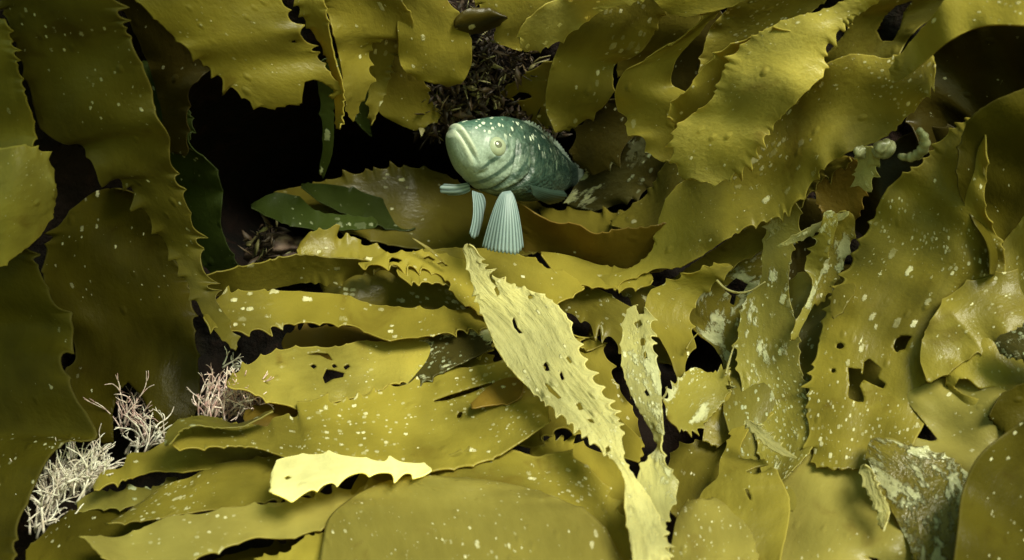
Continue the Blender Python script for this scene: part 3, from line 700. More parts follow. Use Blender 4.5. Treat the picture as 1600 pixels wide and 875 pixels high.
# under-layer
B('brownish soft fold overlapping the side of the large dotted blade', 1, 'olive',
  [(1590,420),(1492,456),(1455,500),(1438,560),(1448,596)], [(1620,500),(1535,545),(1492,575),(1453,598)], [30,0,0], [30,0,4], p0=1.0, tooth=(3,3,26), group=RIGHT_)
B('small dark leaf tip lying at the scalloped margin of the dotted blade', 0, 'shade',
  [(1336,442),(1306,450),(1298,475),(1301,497)], [(1338,448),(1328,468),(1314,487),(1303,498)], 0, 0, tooth=(1,2,18), group=RIGHT_)
B('amber blade end behind the black bays of the slope', 5, 'amber',
  [(440,522),(500,512),(560,512),(640,526),(710,530)], [(440,552),(500,556),(560,552),(640,546),(710,548)], 0, 0, tooth=(6,6,26), group=SLOPE)
B('brown blade with cusped edge under the long toothed blade', 4, 'amber',
  [(380,640),(440,628),(520,632),(600,622)], [(380,665),(440,668),(520,662),(600,650)], 0, 0, tooth=(5,3,22), group=SLOPE)
B('narrow olive blade slipping under the ribbed pale frond', 2, 'gold_s',
  [(690,500),(735,530),(780,575),(820,620)], [(680,560),(730,590),(790,625),(822,630)], 0, 0, tooth=(4,6,24), group=SLOPE)
B('dark brown blade lining the gap between the two big toothed blades', 8, 'brown',
  [(1500,170),(1400,220),(1300,330),(1260,480)], [(1560,300),(1460,330),(1380,400),(1330,500)], 0, 0, tooth=(4,4,24), group=RIGHT_)
# unseen fronds added above the view to shade its left side
def overhead(label, pts, width, seed):
    rng = np.random.default_rng(seed); pts = np.asarray(pts, float)
    n, m = 90, 15
    t = np.linspace(0, 1, n); i, h, tt, mm = hermite(np.linspace(0, 1, len(pts)), pts, t); tt = tt[:, None]; h = h[:, None]
    c = (2*tt**3-3*tt**2+1)*pts[i] + (tt**3-2*tt**2+tt)*h*mm[i] + (-2*tt**3+3*tt**2)*pts[i+1] + (tt**3-tt**2)*h*mm[i+1]
    tan = np.gradient(c, axis=0); tan /= np.linalg.norm(tan, axis=1)[:, None]
    sd = np.cross(tan, np.array((0.45, 0.75, -0.45))); sd /= np.linalg.norm(sd, axis=1)[:, None]
    nr = np.cross(sd, tan)
    w = width * (0.25 + 0.75 * np.sin(np.pi * np.clip(t * 0.9 + 0.08, 0, 1)) ** 0.6) * (1 + 0.10 * np.abs(np.sin(t * 60)))
    s = np.linspace(-1, 1, m)
    e = np.abs(s) ** 2
    g = c[:, None] + sd[:, None] * (w[:, None] * s[None] / 2)[..., None] + nr[:, None] * (0.012 * e[None] * np.sin(t[:, None] * 34 + 3 * np.sign(s)[None] + seed) + 0.01 * np.sin(t[:, None] * 9 + s[None] * 2))[..., None]
    W = CAM + g[..., 0:1] * RIGHT + g[..., 1:2] * UP + g[..., 2:3] * FWD
    idx = np.arange(n * m).reshape(n, m)
    f = np.stack([idx[:-1, :-1], idx[:-1, 1:], idx[1:, 1:], idx[1:, :-1]], -1).reshape(-1, 4)
    o = link('kelp_frond', W.reshape(-1, 3), f, M['olive'], thick=0.0014)
    uvs = np.stack([w[:, None] * s[None] / 2 + seed, np.repeat((t * 0.7)[:, None], m, 1)], -1).reshape(-1, 2)
    ul = o.data.uv_layers.new(name='UVMap'); li = np.empty(len(o.data.loops), int); o.data.loops.foreach_get('vertex_index', li)
    ul.data.foreach_set('uv', uvs[li].ravel())
    tag(o, label, 'kelp', 'added unseen fronds shading the left side')
overhead('added shading frond overhead, lowest above the dark tapering blades', [(-.34,.22,.62),(-.20,.25,.58),(-.10,.28,.55),(.0,.28,.52)], 0.13, 1)
overhead('added shading frond overhead, second above the dark tapering blades', [(-.36,.35,.62),(-.27,.37,.59),(-.18,.39,.56),(-.09,.41,.53)], 0.09, 2)
overhead('added shading frond overhead, third above the dark tapering blades', [(-.30,.46,.60),(-.15,.49,.56),(-.02,.52,.52),(.12,.55,.48)], 0.12, 3)
overhead('added shading frond overhead, topmost above the dark tapering blades', [(-.30,.58,.58),(-.14,.61,.55),(.0,.64,.52),(.12,.68,.48)], 0.12, 4)
# ------------------------------------------------------------------ the pale twin frond (one plant with two blades)
c0 = P(1020, 930, float(S(1020, 930)) - 0.03)
fr = tag(empty('twin_kelp_frond', c0), 'bright pale ribbed kelp frond of two twisted blades rising in the middle', 'kelp')
fb = B('pale twin frond wide blade', -4, 'pale',
  [(722,380),(735,430),(757,500),(785,560),(830,610),(880,650),(932,695),(962,724),(974,745),(976,790),(984,840),(1000,960)],
  [(742,383),(762,425),(795,443),(858,468),(884,492),(898,530),(924,590),(945,622),(966,660),(972,692),(975,718),(986,738),(1008,768),(1026,800),(1040,960)],
  [0,0,0], [-6,-8,-10,10,0], tooth=(4,6,20), ruffle=3,
  holes=[[(848,570),(853,565),(858,575),(859,582),(852,580)],[(824,463),(830,460),(833,466),(827,469)],[(850,598),(856,601),(878,622),(872,624),(858,612)],[(917,655),(925,655),(930,662),(922,661)],[(946,700),(951,696),(954,703),(948,706)],[(772,452),(776,446),(781,458),(778,466)],[(800,500),(803,496),(809,512),(817,521),(811,522),(803,512)],[(884,560),(887,556),(896,570),(890,568)],[(874,585),(877,580),(882,592),(878,596)],[(900,632),(906,628),(912,640),(905,642)],[(762,425),(768,430),(776,447),(768,441)]],
  parent=fr, name='blade')
fn = B('pale twin frond narrow blade', -3, 'palec',
  [(980,475),(973,520),(973,575),(991,626),(1011,661),(1028,697),(1012,718),(998,740),(1000,780),(1020,812),(1015,860),(1005,960)],
  [(1018,478),(1018,535),(1031,586),(1034,631),(1036,676),(1033,699),(1043,730),(1058,752),(1050,790),(1040,815),(1045,860),(1055,960)],
  [0,4,0], [-4,-6,4,0], tooth=(3,4,18), ruffle=3,
  holes=[[(990,505),(1000,500),(1004,508),(996,514)],[(1000,530),(1007,528),(1008,540),(1001,541)],[(1005,552),(1009,548),(1011,560),(1006,562)],[(1006,612),(1010,608),(1016,618),(1011,620)],
         [(992,470),(1008,470),(1006,490),(998,492)]], parent=fr, name='blade')
fn['label'] = 'narrow crusted blade with a ragged forked tip'
fb['label'] = 'wide ribbed blade with torn holes'
# ------------------------------------------------------------------ small growths
def tube(path, radii, n=5):
    path = np.asarray(path, float); k = len(path)
    t = np.gradient(path, axis=0); t /= np.maximum(np.linalg.norm(t, axis=1), 1e-9)[:, None]
    ref = np.array((0.3, 0.5, 0.81)); vs = []; fs = []
    for i in range(k):
        a = np.cross(t[i], ref); a /= np.linalg.norm(a); b = np.cross(t[i], a)
        for j in range(n):
            an = 2 * math.pi * j / n
            vs.append(path[i] + radii[i] * (math.cos(an) * a + math.sin(an) * b))
    for i in range(k - 1):
        for j in range(n):
            fs.append((i*n+j, i*n+(j+1) % n, (i+1)*n+(j+1) % n, (i+1)*n+j))
    fs.append(tuple(range(n))[::-1]); fs.append(tuple((k-1)*n + j for j in range(n)))
    return vs, fs

def join(parts):
    V = []; F = []
    for v, f in parts:
        o = len(V); V.extend(v); F.extend([tuple(i + o for i in q) for q in f])
    return np.array(V), F

def coral_mat(name, a, b):
    s = N(name)
    oc = s.new('ShaderNodeTexCoord').outputs['Object']
    r = s.ramp(s.noise(oc, 130, 3.0).outputs[0], 0.35, 0.65)
    c = s.mix(r, a, b)
    p = s.new('ShaderNodeBsdfPrincipled'); s.put(p.inputs['Base Color'], c); p.inputs['Roughness'].default_value = 0.7
    s.put(s.out.inputs[0], p.outputs[0])
    return s.m
CORAL_W = coral_mat('coralline_white', (0.55, 0.46, 0.40), (0.85, 0.80, 0.72))
CORAL_P = coral_mat('coralline_pink', (0.50, 0.30, 0.29), (0.85, 0.70, 0.66))

def coral_tuft(label, spots, mat, lean, count, seed, L=4.5, size=26):
    """a tuft of jointed forking branches; spots are picture places inside its outline"""
    rng = np.random.default_rng(seed); parts = []
    for i in range(count):
        k = rng.integers(0, len(spots) - 1); f = rng.uniform()
        x = spots[k][0] * (1-f) + spots[k+1][0] * f + rng.normal(0, 7); y = spots[k][1] * (1-f) + spots[k+1][1] * f + rng.normal(0, 7)
        z = float(S(x, y)) + 0.012 * (L + rng.uniform(-1.5, 2.0))
        base = P(x, y, z)
        d = lean[0] * RIGHT + lean[1] * UP - 0.35 * FWD + rng.normal(0, 0.22, 3); d /= np.linalg.norm(d)
        ln = size * 0.00048 * rng.uniform(0.6, 1.5); r = 0.00125 * rng.uniform(0.7, 1.2)
        def grow(p, d, ln, r, depth):
            n = 5; pts = [p]; bend = rng.normal(0, 0.5, 3)
            for q in range(n):
                d = d + bend / n; d = d / np.linalg.norm(d); pts.append(pts[-1] + d * ln / n)
            rad = [r * (1.0 if j % 2 == 0 else 0.82) * (1 - 0.5 * j / n) for j in range(n + 1)]
            parts.append(tube(pts, rad))
            if depth > 0:
                for sgn in (-1, 1):
                    if rng.uniform() < 0.8:
                        side = np.cross(d, rng.normal(0, 1, 3)); side /= np.linalg.norm(side)
                        nd = d + sgn * side * rng.uniform(0.15, 0.45); nd /= np.linalg.norm(nd)
                        grow(pts[-1], nd, ln * rng.uniform(0.4, 0.7), r * 0.7, depth - 1)
        grow(base, d, ln * 0.85, r, 2)
    V, F = join(parts)
    o = link('coralline_alga', V, F, mat, origin=P(*spots[len(spots)//2], float(S(*spots[len(spots)//2])) + 0.012 * (L + 2)))
    tag(o, label, 'coralline alga', 'branching coralline tufts')

coral_tuft('dense white branching tuft at the foot of the tall dark blade', [(58,835),(72,800),(85,770),(110,760),(135,765),(150,735)], CORAL_W, (0.30, 0.85), 170, 3, 6.5, 42)
coral_tuft('small pinkish white tuft inside the notch of the broad dark blade', [(185,672),(200,650),(215,665),(232,690)], CORAL_P, (0.25, 0.75), 34, 4, 10.5, 40)
coral_tuft('pink and white tuft beside the tip of the long tapering blade', [(320,655),(345,645),(370,640),(395,645),(415,650)], CORAL_P, (0.15, 0.9), 110, 5, 6, 42)
coral_tuft('sparse dim branching tuft between the notch and the ruffled leaf', [(205,715),(230,700),(255,690)], CORAL_W, (0.2, 0.8), 26, 6, 8, 40)
coral_tuft('few white sprigs just under the long tapering tip', [(345,590),(365,575),(385,585)], CORAL_W, (0.4, 0.3), 12, 8, 6, 24)

# mossy turf growing down the crack above the fish: nobody could count its leaflets
def turf():
    rng = np.random.default_rng(21)
    s = N('turf_leaflets')
    at = s.new('ShaderNodeAttribute', attribute_name='tone').outputs['Fac']
    r = s.new('ShaderNodeValToRGB'); s.put(r.inputs[0], at)
    el = r.color_ramp.elements
    el[0].position = 0; el[0].color = (0.018, 0.010, 0.007, 1); el[1].position = 1; el[1].color = (0.30, 0.28, 0.14, 1)
    e = el.new(0.5); e.color = (0.060, 0.034, 0.014, 1); e = el.new(0.75); e.color = (0.15, 0.125, 0.045, 1)
    p = s.new('ShaderNodeBsdfPrincipled'); s.put(p.inputs['Base Color'], r.outputs[0]); p.inputs['Roughness'].default_value = 0.6
    s.put(s.out.inputs[0], p.outputs[0])
    V = []; F = []; T = []
    path = [((735,10),26),((745,60),28),((740,100),34),((760,120),36),((735,150),36),((690,155),34),((680,185),30),((790,90),30),((820,95),22),((770,165),34),((825,185),20),((860,205),14),((715,185),25),((420,385),30)]
    for (cx, cy), rad in path:
        for i in range(int(rad * 5.0)):
            a = rng.uniform(0, 6.28); q = rad * math.sqrt(rng.uniform())
            x = cx + q * math.cos(a); y = cy + q * math.sin(a) * 1.1
            z = float(S(x, y)) + 0.135 - 0.03 * math.exp(-((x-770)/90)**2-((y-120)/90)**2) + rng.uniform(-0.06, 0.03)
            c = P(x, y, z)
            d = rng.normal(0, 1, 3) - 0.5 * FWD; d /= np.linalg.norm(d)
            w = np.cross(d, rng.normal(0, 1, 3)); w /= np.linalg.norm(w); nn = np.cross(d, w)
            l = rng.uniform(0.004, 0.019); b = l * rng.uniform(0.05, 0.22)
            o = len(V); cv = rng.uniform(-0.4, 0.4) * l
            for (u, v, k) in ((0, -.25, 0), (0, .25, 0), (.5, -1, .5), (.5, 1, .5), (1, -.15, 1), (1, .15, 1)):
                V.append(c + d * u * l + w * v * b + nn * cv * k * k)
            F += [(o, o+1, o+3, o+2), (o+2, o+3, o+5, o+4)]
            tn = rng.uniform() ** 2.0 * 0.6 if rng.uniform() < 0.82 else rng.uniform(0.75, 1.0); T += [min(tn, 1)] * 6
    o = link('turf_algae', V, F, s.m, thick=0.0005)
    at = o.data.attributes.new('tone', 'FLOAT', 'POINT'); at.data.foreach_set('value', T)
    tag(o, 'brown and tan mossy turf in the crack above the fish', 'turf', kind='stuff')
turf()

# lump of encrusted rock in the mouth of the hollow, and pale round lumps on the blades
def lump(name, label, cat, px, py, L, r, mat, squash=(1, 1, 0.7), rough=0.25, group=None):
    rng = np.random.default_rng(int(px + py))
    nu, nv = 40, 28
    z = float(S(px, py)) + 0.012 * L; c = P(px, py, z); R = r * W1 / 1600 * z
    V = []
    ph = rng.uniform(0, 6.28, (8, 3)); kk = rng.normal(0, 1, (8, 3)) * np.linspace(1.5, 7, 8)[:, None]
    for i in range(nv + 1):
        for j in range(nu):
            a = math.pi * i / nv; b = 2 * math.pi * j / nu
            d = np.array((math.sin(a) * math.cos(b), math.sin(a) * math.sin(b), math.cos(a)))
            f = 1 + rough * sum(math.sin(float(kk[q] @ d) + ph[q, 0]) / (q + 2) for q in range(8))
            V.append(c + R * f * (d[0] * squash[0] * RIGHT + d[1] * squash[1] * UP + d[2] * squash[2] * FWD))
    F = [(i*nu+j, i*nu+(j+1) % nu, (i+1)*nu+(j+1) % nu, (i+1)*nu+j) for i in range(nv) for j in range(nu)]
    return tag(link(name, V, F, mat, origin=c), label, cat, group)
ROCKM = coral_mat('encrusted_rock', (0.055, 0.030, 0.026), (0.17, 0.11, 0.085))
lump('rock', 'brown fuzzy encrusted rock in the mouth of the dark hollow', 'rock', 445, 388, 9, 52, ROCKM, (1.1, 0.5, 0.8), 0.5)
def jelly(name, a, b):
    s = N(name); oc = s.new('ShaderNodeTexCoord').outputs['Object']
    c = s.mix(s.ramp(s.noise(oc, 120, 3.0).outputs[0], .35, .65), a, b)
    p = s.new('ShaderNodeBsdfPrincipled'); s.put(p.inputs['Base Color'], c); p.inputs['Roughness'].default_value = 0.35
    p.inputs['Subsurface Weight'].default_value = 0.2; p.inputs['Subsurface Radius'].default_value = (.003, .003, .002)
    s.put(s.out.inputs[0], p.outputs[0]); return s.m
JEL = jelly('pale_growth', (0.12, 0.115, 0.05), (0.27, 0.27, 0.15))
lump('sea_squirt', 'small pale round lump next to the larger lump on the torn tissue', 'sea squirt', 1343, 237, 0.5, 11, JEL, (1, .95, .8), 0.38, 'pale round lumps')
lump('sea_squirt', 'larger pale round lump on the torn tissue beside the curled tube', 'sea squirt', 1380, 231, 0.5, 15, JEL, (1.1, .9, .8), 0.38, 'pale round lumps')
def curl():
    a = np.linspace(math.radians(55), math.radians(-120), 26)
    x = 1418 + 27 * np.cos(a); y = 222 - 24 * np.sin(a)
    z = np.array([float(S(q, w)) for q, w in zip(x, y)]) - 0.004 + np.linspace(-0.004, 0.012, 26)
    pts = P(x, y, z); rad = 0.0042 * (1 + 0.16 * np.sin(np.arange(26) * 1.7)) * np.sin(np.linspace(0.45, 2.75, 26)) ** 0.7
    v, f = tube(pts, rad, 12)
    o = link('curled_tube', v, f, JEL)
    tag(o, 'pale curled tube like a letter C beside the round lumps', 'curled tube')
curl()

def strand(label, pts, r, L, mat):
    q, _ = resample(pts, 24)
    z = S(q[:, 0], q[:, 1]) + 0.012 * L
    v, f = tube(P(q[:, 0], q[:, 1], z), r * np.linspace(1.1, 0.5, 24), 6)
    o = link('kelp_strand', v, f, mat)
    me = o.data; ul = me.uv_layers.new(name='UVMap'); li = np.empty(len(me.loops), int); me.loops.foreach_get('vertex_index', li)
    uv = np.c_[np.tile(np.arange(6) / 6 * 0.01, 24), np.repeat(np.linspace(0, 0.05, 24), 6)]
    ul.data.foreach_set('uv', uv[li].ravel())
    tag(o, label, 'kelp strand', 'thin kelp strands')
strand('thin pale strand standing up from the frayed tuft beside the black pocket', [(1134,584),(1139,566),(1143,552),(1148,538)], 0.0011, 1, M['pale'])
strand('thin curved strand looping across the small black hole', [(1120,438),(1132,450),(1150,457),(1170,455),(1196,440)], 0.0012, 1, M['pale'])
strand('short hooked strand beside the narrow crusted blade', [(1034,624),(1040,616),(1042,604)], 0.0011, 0, M['pale'])
strand('thin olive strand crossing the edge of the black pocket', [(1072,546),(1080,532),(1091,520)], 0.0010, 1, M['gold'])
strand('thin dark strand dangling from the torn blade above the fish', [(838,186),(846,196),(850,208)], 0.0009, 3, M['brown'])
# ------------------------------------------------------------------ the fish
def fish_mats():
    s = N('fish_skin')
    oc = s.new('ShaderNodeTexCoord').outputs['Object']
    dor = s.new('ShaderNodeAttribute', attribute_name='dorsal').outputs['Fac']
    along = s.new('ShaderNodeAttribute', attribute_name='along').outputs['Fac']
    uv = s.new('ShaderNodeUVMap').outputs[0]
    n = s.noise(oc, 40, 4.0, 0.6).outputs[0]
    dd = s.math('ADD', dor, s.math('MULTIPLY', s.math('SUBTRACT', n, 0.5), 0.5))
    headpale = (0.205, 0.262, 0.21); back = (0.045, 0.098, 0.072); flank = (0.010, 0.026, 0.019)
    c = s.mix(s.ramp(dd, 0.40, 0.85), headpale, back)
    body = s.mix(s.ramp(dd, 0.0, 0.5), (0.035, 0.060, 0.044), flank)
    c = s.mix(s.ramp(along, 0.20, 0.36), c, body)  # hollow's shade over the rear body is put into the colour
    # blotches and dark streaks of the cheek
    m3 = s.ramp(s.noise(s.map(oc, (1, 1, 1.6)), 55, 5.0, 0.65, 0.5).outputs[0], 0.46, 0.66)
    c = s.mix(s.math('MULTIPLY', m3, s.ramp(along, 0.05, 0.2, 0.15, 0.5)), c, (0.085, 0.125, 0.085))
    wv = s.new('ShaderNodeTexWave', wave_type='BANDS', bands_direction='DIAGONAL'); s.put(wv.inputs['Vector'], uv); wv.inputs['Scale'].default_value = 34; wv.inputs['Distortion'].default_value = 5; wv.inputs['Detail'].default_value = 3; wv.inputs['Detail Scale'].default_value = 1.2
    st = s.math('MULTIPLY', s.ramp(wv.outputs['Fac'], 0.62, 0.85), s.math('MULTIPLY', s.ramp(along, 0.19, 0.24), s.ramp(along, 0.5, 0.36)))
    c = s.mix(s.math('MULTIPLY', st, 0.75), c, (0.022, 0.045, 0.032))
    br = s.new('ShaderNodeAttribute', attribute_name='bar').outputs['Fac']
    c = s.mix(s.math('MULTIPLY', s.ramp(br, 0.05, 0.7), s.ramp(n, 0.35, 0.55, 0.55, 0.95)), c, (0.022, 0.048, 0.036))
    sil = s.ramp(s.noise(oc, 420, 4.0, 0.7).outputs[0], 0.3, 0.7, 0.78, 1.18)
    cmb = s.new('ShaderNodeCombineColor'); [s.put(cmb.inputs[k], sil) for k in range(3)]
    c = s.mix(1.0, c, cmb.outputs[0], 'MULTIPLY')
    lip = s.new('ShaderNodeAttribute', attribute_name='lip').outputs['Fac']
    c = s.mix(s.math('MULTIPLY', lip, 0.75), c, (0.46, 0.50, 0.38))
    # dark mottling
    m2 = s.ramp(s.noise(oc, 75, 3.0, 0.6).outputs[0], 0.5, 0.7)
    c = s.mix(s.math('MULTIPLY', m2, s.ramp(along, 0.2, 0.35, 0.08, 0.55)), c, (0.020, 0.040, 0.028))
    # pale spots on the crown and flank
    vo = s.new('ShaderNodeTexVoronoi'); s.put(vo.inputs['Vector'], s.map(uv, (1, 0.62, 1))); vo.inputs['Scale'].default_value = 250
    sp = s.new('ShaderNodeSeparateColor'); s.put(sp.inputs[0], vo.outputs['Color'])
    spot = s.ramp(s.math('SUBTRACT', s.math('MULTIPLY', s.math('SUBTRACT', sp.outputs[0], 0.30), 0.75), vo.outputs['Distance']), 0.0, 0.08)
    spot = s.math('MULTIPLY', spot, s.ramp(dd, 0.55, 0.70))
    vo2 = s.new('ShaderNodeTexVoronoi'); s.put(vo2.inputs['Vector'], s.map(uv, (1, 0.7, 1), (5, 2, 0))); vo2.inputs['Scale'].default_value = 95
    sp2 = s.new('ShaderNodeSeparateColor'); s.put(sp2.inputs[0], vo2.outputs['Color'])
    spot2 = s.ramp(s.math('SUBTRACT', s.math('MULTIPLY', s.math('SUBTRACT', sp2.outputs[0], 0.5), 0.75), vo2.outputs['Distance']), 0.0, 0.12)
    spot2 = s.math('MULTIPLY', spot2, s.math('MULTIPLY', s.ramp(along, 0.25, 0.34), s.ramp(dd, 0.15, 0.4)))
    c = s.mix(s.math('MULTIPLY', spot, s.ramp(along, 0.55, 0.3, 0.25, 0.95)), c, (0.50, 0.56, 0.44)); c = s.mix(s.math('MULTIPLY', spot2, 0.6), c, (0.20, 0.27, 0.19))
    sc = s.new('ShaderNodeTexVoronoi'); s.put(sc.inputs['Vector'], uv); sc.inputs['Scale'].default_value = 260
    b = s.new('ShaderNodeBump'); b.inputs['Distance'].default_value = 0.0012
    s.put(b.inputs['Strength'], s.ramp(along, 0.12, 0.36, 0.16, 0.9))
    s.put(b.inputs['Height'], s.math('ADD', sc.outputs['Distance'], s.math('MULTIPLY', s.noise(oc, 260, 3.0).outputs[0], 0.6)))
    p = s.new('ShaderNodeBsdfPrincipled'); s.put(p.inputs['Base Color'], c); p.inputs['Roughness'].default_value = 0.42
    p.inputs['Specular IOR Level'].default_value = 0.45; s.put(p.inputs['Normal'], b.outputs[0])
    s.put(s.out.inputs[0], p.outputs[0])
    f = N('fish_fin')
    uv = f.new('ShaderNodeUVMap').outputs[0]
    sep = f.new('ShaderNodeSeparateXYZ'); f.put(sep.inputs[0], uv)
    w = f.math('ABSOLUTE', f.math('SUBTRACT', f.math('FRACT', f.math('MULTIPLY', sep.outputs[0], 1.0)), 0.5))
    c = f.mix(f.ramp(w, 0.05, 0.48), (0.15, 0.215, 0.225), (0.36, 0.47, 0.49))
    nn = f.noise(uv, 6, 3.0).outputs[0]
    c = f.mix(f.ramp(nn, 0.4, 0.7), c, f.mix(0.5, c, (0.22, 0.31, 0.28)))
    p = f.new('ShaderNodeBsdfPrincipled'); f.put(p.inputs['Base Color'], c); p.inputs['Roughness'].default_value = 0.4
    t = f.new('ShaderNodeBsdfTranslucent'); f.put(t.inputs[0], c)
    mx = f.new('ShaderNodeMixShader'); mx.inputs[0].default_value = 0.45
    f.put(mx.inputs[1], p.outputs[0]); f.put(mx.inputs[2], t.outputs[0])
    tr = f.new('ShaderNodeBsdfTransparent'); m4 = f.new('ShaderNodeMixShader')
    f.put(m4.inputs[0], f.math('MULTIPLY', f.ramp(w, 0.35, 0.0), f.ramp(sep.outputs[1], 0.1, 0.8, 0.1, 0.45)))
    f.put(m4.inputs[1], mx.outputs[0]); f.put(m4.inputs[2], tr.outputs[0]); f.put(f.out.inputs[0], m4.outputs[0])
    def flat(name, col, r, spec=0.5):
        e = N(name); oc = e.new('ShaderNodeTexCoord').outputs['Object']
        cc = e.mix(e.noise(oc, 300, 2.0).outputs[0], tuple(np.array(col) * 0.75), tuple(np.array(col) * 1.2))
        p = e.new('ShaderNodeBsdfPrincipled'); e.put(p.inputs['Base Color'], cc); p.inputs['Roughness'].default_value = r
        p.inputs['Specular IOR Level'].default_value = spec
        e.put(e.out.inputs[0], p.outputs[0]); return e.m
    return s.m, f.m, flat('fish_iris', (0.26, 0.30, 0.20), 0.25), flat('fish_pupil', (0.10, 0.11, 0.07), 0.10), flat('fish_shaded_fin', (0.018, 0.036, 0.026), 0.5)
FSKIN, FFIN, FIRIS, FPUPIL, FSHADED = fish_mats()

def make_fish():
    SL = 0.236
    C2W = lambda v: v[..., 0:1] * RIGHT + v[..., 1:2] * UP - v[..., 2:3] * FWD        # x right, y up, z towards the viewer
    yaw = 0.60; EZ = -0.002
    h0 = np.array((-yaw, 0, math.sqrt(1 - yaw**2))); up = np.array((0, 1.0, 0)); left = np.cross(up, h0)
    nu, nv = 150, 96
    us = np.linspace(0, 1, nu) ** 1.35
    keys = np.array([  # u, centre, up, down, half width
        (0.000, .000, .012, .018, .014), (0.010, -.002, .028, .034, .028), (0.030, -.007, .052, .056, .040), (0.065, -.015, .086, .080, .055), (0.115, -.022, .126, .098, .074),
        (0.17, -.027, .160, .108, .092), (0.25, -.030, .190, .116, .105), (0.35, -.030, .200, .120, .107), (0.48, -.028, .180, .118, .095),
        (0.62, -.022, .135, .105, .072), (0.76, -.015, .090, .080, .045), (0.90, -.01, .055, .055, .024), (1.0, -.01, .050, .050, .010)])
    ks = np.stack([np.interp(us, keys[:, 0], keys[:, i]) for i in range(1, 5)], 1)
    for _ in range(3):
        k2 = ks.copy(); k2[2:-2] = (ks[:-4] + 2*ks[1:-3] + 2*ks[2:-2] + 2*ks[3:-1] + ks[4:]) / 8; ks = k2
    th = np.radians(np.interp(us, [0, .12, .25, .42, 1], [20, 20, 12, 0, -2]))
    yw = np.interp(us, [0, .28, .5, 1], [0.70, 0.68, 0.48, 0.30])
    pos = np.zeros((nu, 3)); snout_c = np.zeros(3)
    fr = []
    for i in range(nu):
        h = np.array((-yw[i], 0, math.sqrt(1 - yw[i]**2))); lf = np.cross(up, h)
        fwd = math.cos(th[i]) * h + math.sin(th[i]) * up
        upl = math.cos(th[i]) * up - math.sin(th[i]) * h
        fr.append((fwd, upl, lf))
        if i: pos[i] = pos[i-1] - fwd * (us[i] - us[i-1]) * SL
    phi = np.linspace(0, 2 * math.pi, nv, endpoint=False)
    V = np.zeros((nu, nv, 3)); dors = np.zeros((nu, nv)); lipw = np.zeros((nu, nv)); bar = np.zeros((nu, nv)); alng = np.repeat(us[:, None], nv, 1)
    gauss = lambda d, s: math.exp(-(d / s) ** 2)
    for i in range(nu):
        fwd, upl, lf = fr[i]; zc, hu, hd, w = ks[i]
        u = us[i]
        for j in range(nv):
            cs, sn = math.cos(phi[j]), math.sin(phi[j])
            y = w * math.copysign(abs(sn) ** 0.86, sn)
            z = zc + (hu if cs > 0 else hd) * math.copysign(abs(cs) ** 0.92, cs)
            if u > 0.2 and cs > 0: y *= 1 - 0.25 * cs ** 3          # keeled back
            d = 0.0
            a = abs(y) / max(w, 1e-4)
            # gape: from the snout tip back and down along the cheek
            zm = 0.006 - 0.85 * u
            if u < 0.110:
                e = z - zm
                d -= 0.017 * gauss(e, 0.0055) * min(1, u / 0.01 + 0.4) * max(0, 1 - (u / 0.11) ** 6)
                lipw[i, j] = (gauss(e - 0.013, 0.009) + gauss(e + 0.013, 0.009)) * max(0, 1 - (u / 0.10) ** 4)
                d += 0.0065 * gauss(e - 0.016, 0.012) * max(0, 1 - (u / 0.115) ** 4)      # upper lip and jaw plate
                d += 0.0075 * gauss(e + 0.016, 0.012) * max(0, 1 - (u / 0.10) ** 4)      # lower lip
            d += 0.006 * gauss(math.hypot(u - 0.108, (z + 0.085) * 1.1), 0.022) * (a > .3)   # jaw plate end
            d -= 0.006 * gauss(math.hypot((u - 0.130) * 1.0, z + 0.085) - 0.026, 0.006) * (a > .3) * (u > 0.131)
            if 0.11 < u < 0.42 and z < 0.03:
                bar[i, j] = max(0.0, math.sin(2 * math.pi * (u - 0.62 * z) / 0.060 + 0.8) - 0.3) / 0.7 * min(1, (u - 0.11) / 0.04) * min(1, (0.42 - u) / 0.05) * min(1, (0.03 - z) / 0.03)
            # eye socket ring
            re = math.hypot(u - 0.158, z - EZ)
            d += 0.007 * gauss(re - 0.040, 0.010) * (a > .3) - 0.004 * gauss(re, 0.026) * (a > .3)
            # cheek edge and gill cover edge as stepped plates
            if z < 0.06 and z > -0.140:
                ua = 0.240 - 0.5 * max(0, -z - 0.08) + 0.2 * (z - 0.0) ** 2
                d += 0.0055 / (1 + math.exp((u - ua) * 420)) - 0.0055 * (u < ua - .06) * (1 - 0) * gauss(u - ua + .06, .5) * 0 
                d -= 0.020 * gauss(u - ua - 0.006, 0.006)
                ub = 0.320 - 0.5 * max(0, -z - 0.06) - 2.2 * (z + 0.02) ** 2
                d += 0.014 / (1 + math.exp((u - ub) * 420)) * min(1, max(0, (u - 0.2) / 0.1))
                d -= 0.036 * gauss(u - ub - 0.010, 0.010)
            nrm = np.array((y / max(w, .01), (z - zc) / max(hu if cs > 0 else hd, .01))); nrm /= max(np.linalg.norm(nrm), 1e-6)
            y += d * nrm[0]; z += d * nrm[1]
            V[i, j] = pos[i] + SL * (y * lf + z * upl)
            dors[i, j] = 0.5 + 0.5 * (z - zc - 0.02) / max(hu, 0.02) if u > .05 else 0.5 + 0.5 * (z - 0.0) / 0.05
    dors = np.clip(dors, 0, 1)
    z0 = 1.035
    s0 = P(706, 204, z0)
    Wv = s0 + C2W(V.reshape(-1, 3))
    body_c = s0 + C2W(np.array([pos[60]]))[0]
    root = tag(empty('fish', P(790, 398, z0 + 0.03)), 'grey green spotted fish resting on its fins and facing the viewer', 'fish')
    idx = np.arange(nu * nv).reshape(nu, nv)
    F = [(int(idx[i, j]), int(idx[i+1, j]), int(idx[i+1, (j+1) % nv]), int(idx[i, (j+1) % nv])) for i in range(nu-1) for j in range(nv)]
